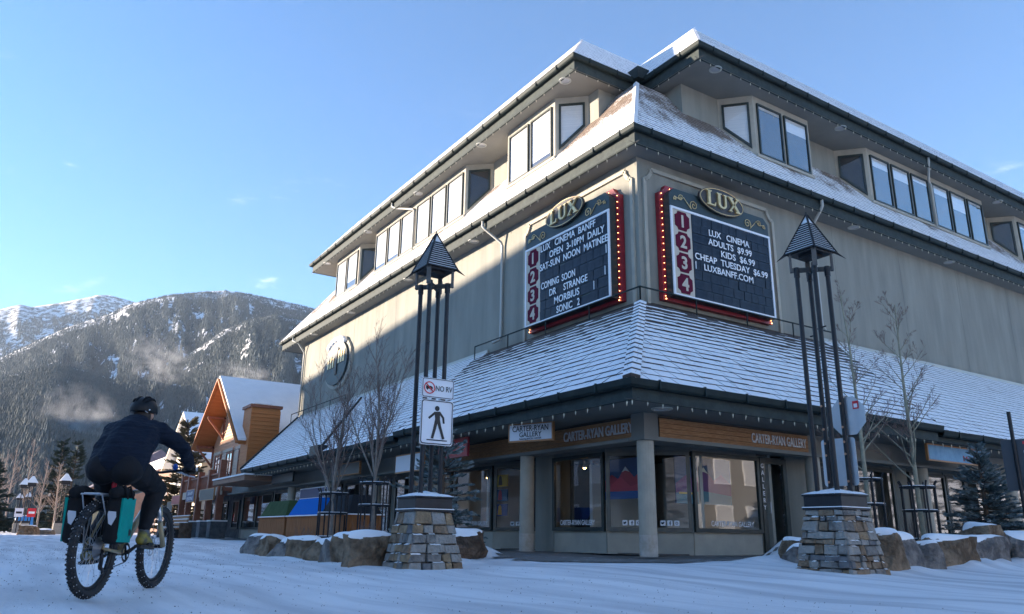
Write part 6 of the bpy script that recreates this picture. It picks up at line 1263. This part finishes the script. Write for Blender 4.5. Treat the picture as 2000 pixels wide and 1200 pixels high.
for k in range(4): a=k*1.5708+.4; mb.bar((BB[0],-.062,BB[2]),(BB[0]+.062*math.cos(a),-.062,BB[2]+.062*math.sin(a)),.016,.004)
L(mb,'chainring','black',smooth=False)
mb=MB()
for i in range(9): mb.lathe([(.0,-.030-i*.004),(.088-i*.006,-.030-i*.004),(.088-i*.006,-.032-i*.004),(0,-.032-i*.004)],(0,0,.378),24,axis='y')
L(mb,'cassette','steel',smooth=False)
ch=MB(); ch.tube([(BB[0],-.062,BB[2]+.08),(0,-.045,.378+.06)],.0045,4); ch.tube([(BB[0],-.062,BB[2]-.08),(.10,-.05,.205),(.02,-.05,.225)],.0045,4); L(ch,'chain','black')
mb=MB(); mb.tube([(.0,-.065,.372),(-.005,-.075,.30),(.03,-.06,.24),(.09,-.055,.20)],[.013,.016,.014,.010],8); mb.lathe([(0,-.057),(.024,-.057),(.024,-.049),(0,-.049)],(.09,0,.205),12,axis='y'); mb.lathe([(0,-.057),(.024,-.057),(.024,-.049),(0,-.049)],(.03,0,.25),12,axis='y'); L(mb,'derailleur','black')
rk=MB()
for s in (-1,1):
    rk.tube([(-.19,s*.075,.79),(.26,s*.075,.80)],.006,6); rk.tube([(0,s*.085,.40),(-.06,s*.085,.62),(-.17,s*.075,.79)],.006,6); rk.tube([(0,s*.085,.40),(.03,s*.085,.60),(.06,s*.075,.795)],.006,6); rk.tube([(.26,s*.075,.80),(.30,s*.03,.79)],.006,6)
for xx in (-.19,-.07,.06,.18): rk.tube([(xx,-.075,.793),(xx,.075,.793)],.0055,6)
rk.bx(-.19,.25,-.055,.055,.798,.803); L(rk,'rear_rack','rack',smooth=False)
# panniers hang from the rack: things of their own
def pannier(s,label):
    root=empty('pannier_bag',(BO[0],BO[1],BO[2]),BRZ,label=label,cat='pannier',group='bicycle panniers')
    y0,y1=.088*s,.222*s; xa,xb=-.12,.115; n=7
    def shell(x0,x1,ya,yb,z0,z1,m,nm,par,rd=.03):
        mb=MB(); mb.bx(x0,x1,min(ya,yb),max(ya,yb),z0,z1); o=L(mb,nm,m,par,True); b=o.modifiers.new('round','BEVEL'); b.width=rd; b.segments=4; return o
    body=shell(xa,xb,y0,y1,.415,.775,'bagblack','bag_body',root,.045)
    mb=MB(); yo=y1+.006*s
    mb.add([(xa+.035,yo,.43),(xb-.01,yo,.425),(xb-.0,yo,.77),(xa+.0,yo,.765),(xa+.02,yo-.02*s,.43),(xa+.01,yo-.02*s,.765),(xb+.006,yo-.07*s,.43),(xb+.01,yo-.07*s,.77)],[(0,1,2,3),(4,0,3,5),(1,6,7,2)] if s<0 else [(3,2,1,0),(5,3,0,4),(2,7,6,1)]); L(mb,'teal_panel','teal',root,False)
    mb=MB(); mb.tube([(xa-.02,(y0+y1)/2,.80),(0,(y0+y1)/2,.815),(xb+.03,(y0+y1)/2,.80)],[.045,.052,.045],10); L(mb,'roll_top','bagblack' if s>0 else 'bagblack',root)
    mb=MB(); mb.tube([(-.06,y1+.01*s,.76),(-.05,(y0+y1)/2+.04*s,.862),(-.05,y0,.82)],.010,6); mb.tube([(.05,y1+.01*s,.76),(.05,(y0+y1)/2+.04*s,.862),(.05,y0,.82)],.010,6); L(mb,'strap','bagblack',root)
    mb=MB(); xr_=xa-.004; yc=(y0+y1)/2; mb.poly([(xr_,yc-.03,.66),(xr_,yc-.036,.62),(xr_,yc-.008,.555),(xr_,yc+.018,.57),(xr_,yc+.034,.64),(xr_,yc+.03,.665)][::-1]); L(mb,'reflective_patch','reflector',root,False)
    mb=MB(); mb.poly([(x,y1+.0085*s,z) for x,z in ((.055,.475),(.085,.48),(.10,.51),(.07,.535),(.05,.52))][::(1 if s<0 else -1)]); L(mb,'printed_emblem','signblack',root,False)
pannier(-1,'teal and black roll top pannier on the right side of the bike'); pannier(1,'black roll top pannier with a teal edge on the left side of the bike')
# ---- rider
RD=empty('person',BO,BRZ,label='person in navy jacket, black trousers and black helmet riding a bike away',cat='person')
def cap(mb,p,q,r0,r1,sy=1.0):
    p=Vector(p);q=Vector(q); k=max(2,int((q-p).length/.02)); mb.tube([p.lerp(q,i/k) for i in range(k+1)],[lerp(r0,r1,i/k) for i in range(k+1)],14); mb.ball(p,r0,14,10); mb.ball(q,r1,14,10)
def chain(mb,pts): 
    for (p,r0),(q,r1) in zip(pts,pts[1:]): cap(mb,p,q,r0,r1)
def bake(mb,name,m,parent,voxel=.012,smooth=6):
    o=mb.obj(name,m,parent,smooth=True,local=True); md=o.modifiers.new('r','REMESH'); md.mode='VOXEL'; md.voxel_size=voxel; md.use_smooth_shade=True; sm=o.modifiers.new('s','SMOOTH'); sm.iterations=smooth; sm.factor=.5
    dg=bpy.context.evaluated_depsgraph_get(); me=bpy.data.meshes.new_from_object(o.evaluated_get(dg)); o.modifiers.clear(); old=o.data; o.data=me; bpy.data.meshes.remove(old); me.name=name; me.polygons.foreach_set('use_smooth',[True]*len(me.polygons)); return o
RX=Matrix.Rotation(math.radians(-48),3,'Y')   # torso pitch helper
hipR,hipL=(.235,-.105,1.04),(.235,.105,1.04)
kR,kL=(.66,-.165,.875),(.52,.15,.665); aR,aL=(.545,-.150,.515),(.245,.150,.385)
shR,shL=(.545,-.175,1.385),(.545,.235,1.385); elR,elL=(.68,-.345,1.235),(.68,.365,1.235); wrR,wrL=(.895,-.345,1.115),(.895,.345,1.115)
hd=Vector((.67,.05,1.545))
def hand(mb,s,t=0.0):
    yb=s*.335; cx,cz=.938,1.073
    mb.ball((cx-.030,yb,cz+.030),.042,12,10,sc=(.85,1.05,.62))
    for i,(dy,l) in enumerate(((.036,.92),(.012,1.0),(-.012,.95),(-.035,.8))):
        y=yb+dy*s*-1; pts=[]
        for a in (125,80,25,-35,-85*l): rr=.029+t; pts.append((cx+rr*math.cos(math.radians(a)),y,cz+rr*math.sin(math.radians(a))))
        rs=[.0115,.011,.0105,.010,.009]
        for (p,r0),(q,r1) in zip(list(zip(pts,rs)),list(zip(pts,rs))[1:]): cap(mb,p,q,r0+t,r1+t)
    cap(mb,(cx-.035,yb-s*.035,cz+.012),(cx-.022,yb-s*.052,cz-.016),.0125+t,.011+t); cap(mb,(cx-.022,yb-s*.052,cz-.016),(cx+.008,yb-s*.046,cz-.028),.011+t,.009+t)
# body: one continuous figure
b_=MB()
b_.ball(hd+Vector((0,0,.0)),.098,20,16,sc=(1.05,.80,1.18)); cap(b_,hd+Vector((.035,0,-.06)),hd+Vector((.060,0,-.085)),.055,.045)
b_.ball(hd+Vector((.112,0,-.022)),.016,10,8,sc=(1.1,.8,1.3))
for s in (-1,1): b_.ball(hd+Vector((-.005,s*.082,-.015)),.026,10,8,sc=(.75,.45,1.1)); b_.ball(hd+Vector((.085,s*.035,.005)),.018,10,8)
b_.tube([hd+Vector((.095,-.024,-.070)),hd+Vector((.103,0,-.068)),hd+Vector((.095,.024,-.070))],.009,6)
chain(b_,[((.56,.035,1.40),.058),((.635,.045,1.49),.055)])
chain(b_,[((.24,0,1.07),.125),((.34,.01,1.22),.125),((.46,.025,1.32),.14),((.53,.03,1.37),.115)])
for sh,el,wr,hp,kn,an in ((shR,elR,wrR,hipR,kR,aR),(shL,elL,wrL,hipL,kL,aL)):
    chain(b_,[((.52,sh[1]*.5,1.37),.075),(sh,.058),(el,.042),(wr,.027)]); chain(b_,[(hp,.088),(kn,.055),(an,.036)])
    s=1 if sh[1]>0 else -1; cap(b_,wr,(.915,s*.338,1.10),.027,.03); hand(b_,s)
for an,pd in ((aR,PR),(aL,PL)): cap(b_,an,(an[0]-.03,an[1],an[2]-.055),.034,.032); cap(b_,(an[0]-.03,an[1],an[2]-.06),(an[0]+.13,an[1],an[2]-.07),.030,.022)
bake(b_,'body','skin',RD,.008,3)
for s in (-1,1): L(MB().ball(hd+Vector((.098,s*.035,.008)),.010,8,6),'eye','eye',RD)
# jacket
j=MB()
chain(j,[((.17,0,1.08),.165),((.27,.01,1.19),.170),((.38,.02,1.285),.176),((.48,.03,1.345),.166),((.545,.035,1.39),.130),((.59,.04,1.43),.085)])
for s in (-1,1):
    chain(j,[((.19,s*.115,1.055),.125),((.29,s*.105+.01,1.19),.135),((.41,s*.10+.02,1.295),.140),((.51,s*.14+.03,1.365),.104)])
    sh,el,wr=(shR,elR,wrR) if s<0 else (shL,elL,wrL)
    chain(j,[((.50,s*.11+.03,1.35),.115),((sh[0],sh[1],sh[2]-.015),.086),(tuple(lerp(a,b2,.5) for a,b2 in zip(sh,el)),.076),(el,.066),(tuple(lerp(a,b2,.55) for a,b2 in zip(el,wr)),.057),(wr,.044)])
cap(j,(.575,.04,1.42),(.61,.045,1.475),.078,.070)
jk=bake(j,'jacket','jacket',RD,.012,8)
tx=bpy.data.textures.new('cloth folds','CLOUDS'); tx.noise_scale=.11; tx.noise_depth=3
dm=jk.modifiers.new('folds','DISPLACE'); dm.texture=tx; dm.strength=.030; dm.mid_level=.5; dm.texture_coords='LOCAL'
# hem band and back yoke logo
L(MB().add([(.47,-.07,1.525),(.50,-.03,1.545),(.497,-.03,1.553),(.467,-.07,1.533)],[(0,1,2,3)]),'shoulder_mark','reflector',RD,False)
# trousers
t_=MB()
chain(t_,[((.155,0,1.03),.125),((.22,0,1.07),.148),((.30,0,1.13),.140)])
for s in (-1,1):
    hp,kn,an=(hipR,kR,aR) if s<0 else (hipL,kL,aL); t_.ball((.150,s*.095,1.01),.135,16,12)
    mid=tuple(lerp(a,b2,.5) for a,b2 in zip(hp,kn)); cal=tuple(lerp(a,b2,.4) for a,b2 in zip(kn,an))
    chain(t_,[(hp,.124),(mid,.108),(kn,.082),((cal[0]-.012,cal[1],cal[2]),.076),((an[0],an[1],an[2]+.04),.056)])
tr=bake(t_,'trousers','trouser',RD,.012,7); dm=tr.modifiers.new('folds','DISPLACE'); dm.texture=tx; dm.strength=.022; dm.mid_level=.5; dm.texture_coords='LOCAL'
for s in (-1,1):
    g=MB(); hand(g,s,.003); wr=wrR if s<0 else wrL; cap(g,wr,(.912,s*.338,1.10),.036,.037); bake(g,'glove','glove',RD,.007,2)
    an,pd=(aR,PR) if s<0 else (aL,PL)
    sk=MB(); cap(sk,(an[0],an[1],an[2]+.055),(an[0]-.008,an[1],an[2]-.035),.043,.043); L(sk,'sock','sock',RD)
    # shoe: heel behind the ankle, toe forward, sole on the pedal
    zt=an[2]-.045; sh_=MB(); tilt=-.10 if s<0 else .10
    cap(sh_,(an[0]-.035,an[1],zt-.025),(an[0]+.03,an[1],zt-.028),.046,.047); cap(sh_,(an[0]+.03,an[1],zt-.026),(an[0]+.115,an[1],zt-.045+tilt*.15),.047,.045); cap(sh_,(an[0]+.115,an[1],zt-.045+tilt*.15),(an[0]+.175,an[1],zt-.053+tilt*.2),.043,.032); cap(sh_,(an[0]-.02,an[1],zt+.02),(an[0]+.03,an[1],zt+.005),.043,.045)
    so2=bake(sh_,'shoe','shoe',RD,.008,4)
    sl=MB(); pr=[(-.085,.030),(-.05,.044),(.02,.042),(.11,.050),(.17,.042),(.205,.015)]; up=[(an[0]+a,an[1]+w_,zt-.068+(tilt*a if a>.03 else 0)) for a,w_ in pr]+[(an[0]+a,an[1]-w_,zt-.068+(tilt*a if a>.03 else 0)) for a,w_ in pr[::-1]]; sl.prism(up,(0,0,-.022)); L(sl,'sole','sole',so2,False)
hm=MB(); hm.ball(hd+Vector((-.012,0,.035)),.128,24,18,sc=(1.13,.90,.92)); hl=bake(hm,'helmet','helmet',RD,.009,2)
me=hl.data
for v in me.vertices:
    zc=v.co.z-(hd.z+.005+.10*(v.co.x-hd.x+.05)*-.4)
    if zc<0: v.co.z-=zc*.97
vt=MB()
for k in range(-2,3):
    if k==0: continue
    pts=[]
    for i in range(7):
        a=lerp(2.55,.9,i/6); pts.append(hd+Vector((-.012+.146*math.cos(a),k*.036*(1-.25*abs(math.cos(a))),.035+.121*math.sin(a)*(1-.05*k*k))))
    vt.tube(pts,[.004,.010,.013,.013,.013,.010,.004],6)
L(vt,'helmet_vents','bagblack',hl)
mk=MB()
for yy,xx in ((.055,-.118),(-.075,-.10)): mk.ball(hd+Vector((xx,yy,.025)),.020,8,6,sc=(.45,1,.55))
L(mk,'white_marks','white',hl); L(MB().tube([hd+Vector((-.0,-.088,.0)),hd+Vector((.03,-.07,-.07)),hd+Vector((.05,0,-.125)),hd+Vector((.03,.07,-.07)),hd+Vector((0,.088,0))],.006,5),'chin_strap','bagblack',hl)
hr=MB(); hr.ball(hd+Vector((-.025,0,-.02)),.092,16,12,sc=(.95,.86,.95)); bake(hr,'hair','hair',RD,.010,2)
# ------------------------------------------------------------------ valley air
m=bpy.data.materials.new('valley haze'); m.use_nodes=True; t=m.node_tree; t.nodes.remove(t.nodes['Principled BSDF']); pv=N(t,'ShaderNodeVolumePrincipled'); pv.inputs['Color'].default_value=(.74,.86,1,1); pv.inputs['Density'].default_value=.00005; pv.inputs['Anisotropy'].default_value=0.0; t.links.new(pv.outputs[0],t.nodes['Material Output'].inputs['Volume']); MAT['haze']=m
mb=MB(); mb.bx(-5900,4100,-4100,4100,-2,1460); hz=mb.obj('haze','haze',None); tag(hz,'thin blue valley haze softening the mountains','haze',kind='stuff')

# wisps of steam drifting on the slopes
def steam(x,y,z,sx,sy,sz,rz,label,dens):
    m=bpy.data.materials.new('drifting steam'); m.use_nodes=True; t=m.node_tree; t.nodes.remove(t.nodes['Principled BSDF']); pv=N(t,'ShaderNodeVolumePrincipled'); pv.inputs['Color'].default_value=(.97,.97,.97,1)
    tcn=N(t,'ShaderNodeTexCoord'); gr=N(t,'ShaderNodeTexGradient',gradient_type='SPHERICAL'); t.links.new(tcn.outputs['Object'],gr.inputs[0])
    n=N(t,'ShaderNodeTexNoise'); n.inputs['Scale'].default_value=2.6; n.inputs['Detail'].default_value=6; n.inputs['Roughness'].default_value=.65; n.inputs['Distortion'].default_value=.6; t.links.new(tcn.outputs['Object'],n.inputs['Vector'])
    r=N(t,'ShaderNodeMapRange'); r.inputs[1].default_value=.47; r.inputs[2].default_value=.72; t.links.new(n.outputs[0],r.inputs[0])
    k=N(t,'ShaderNodeMath',operation='MULTIPLY'); t.links.new(gr.outputs[0],k.inputs[0]); t.links.new(r.outputs[0],k.inputs[1]); k2=N(t,'ShaderNodeMath',operation='MULTIPLY'); t.links.new(k.outputs[0],k2.inputs[0]); k2.inputs[1].default_value=dens; t.links.new(k2.outputs[0],pv.inputs['Density'])
    t.links.new(pv.outputs[0],t.nodes['Material Output'].inputs['Volume'])
    mb=MB(); mb.ball((0,0,0),1,20,12); o=mb.obj('steam_plume',m,None); o.location=(x,y,z); o.scale=(sx,sy,sz); o.rotation_euler=(0,0,rz); tag(o,label,'steam','steam plumes',kind='stuff')
steam(-785,41,91,26,46,40,.5,'pale steam plume rising on the left slope behind the cyclist',.06)
steam(-1370,185,272,40,75,48,.5,'pale steam plume in the gully between the mountain and the hill',.035)
steam(-1040,245,200,40,55,22,.4,'thin steam wisp on the hill above the orange gable',.035)
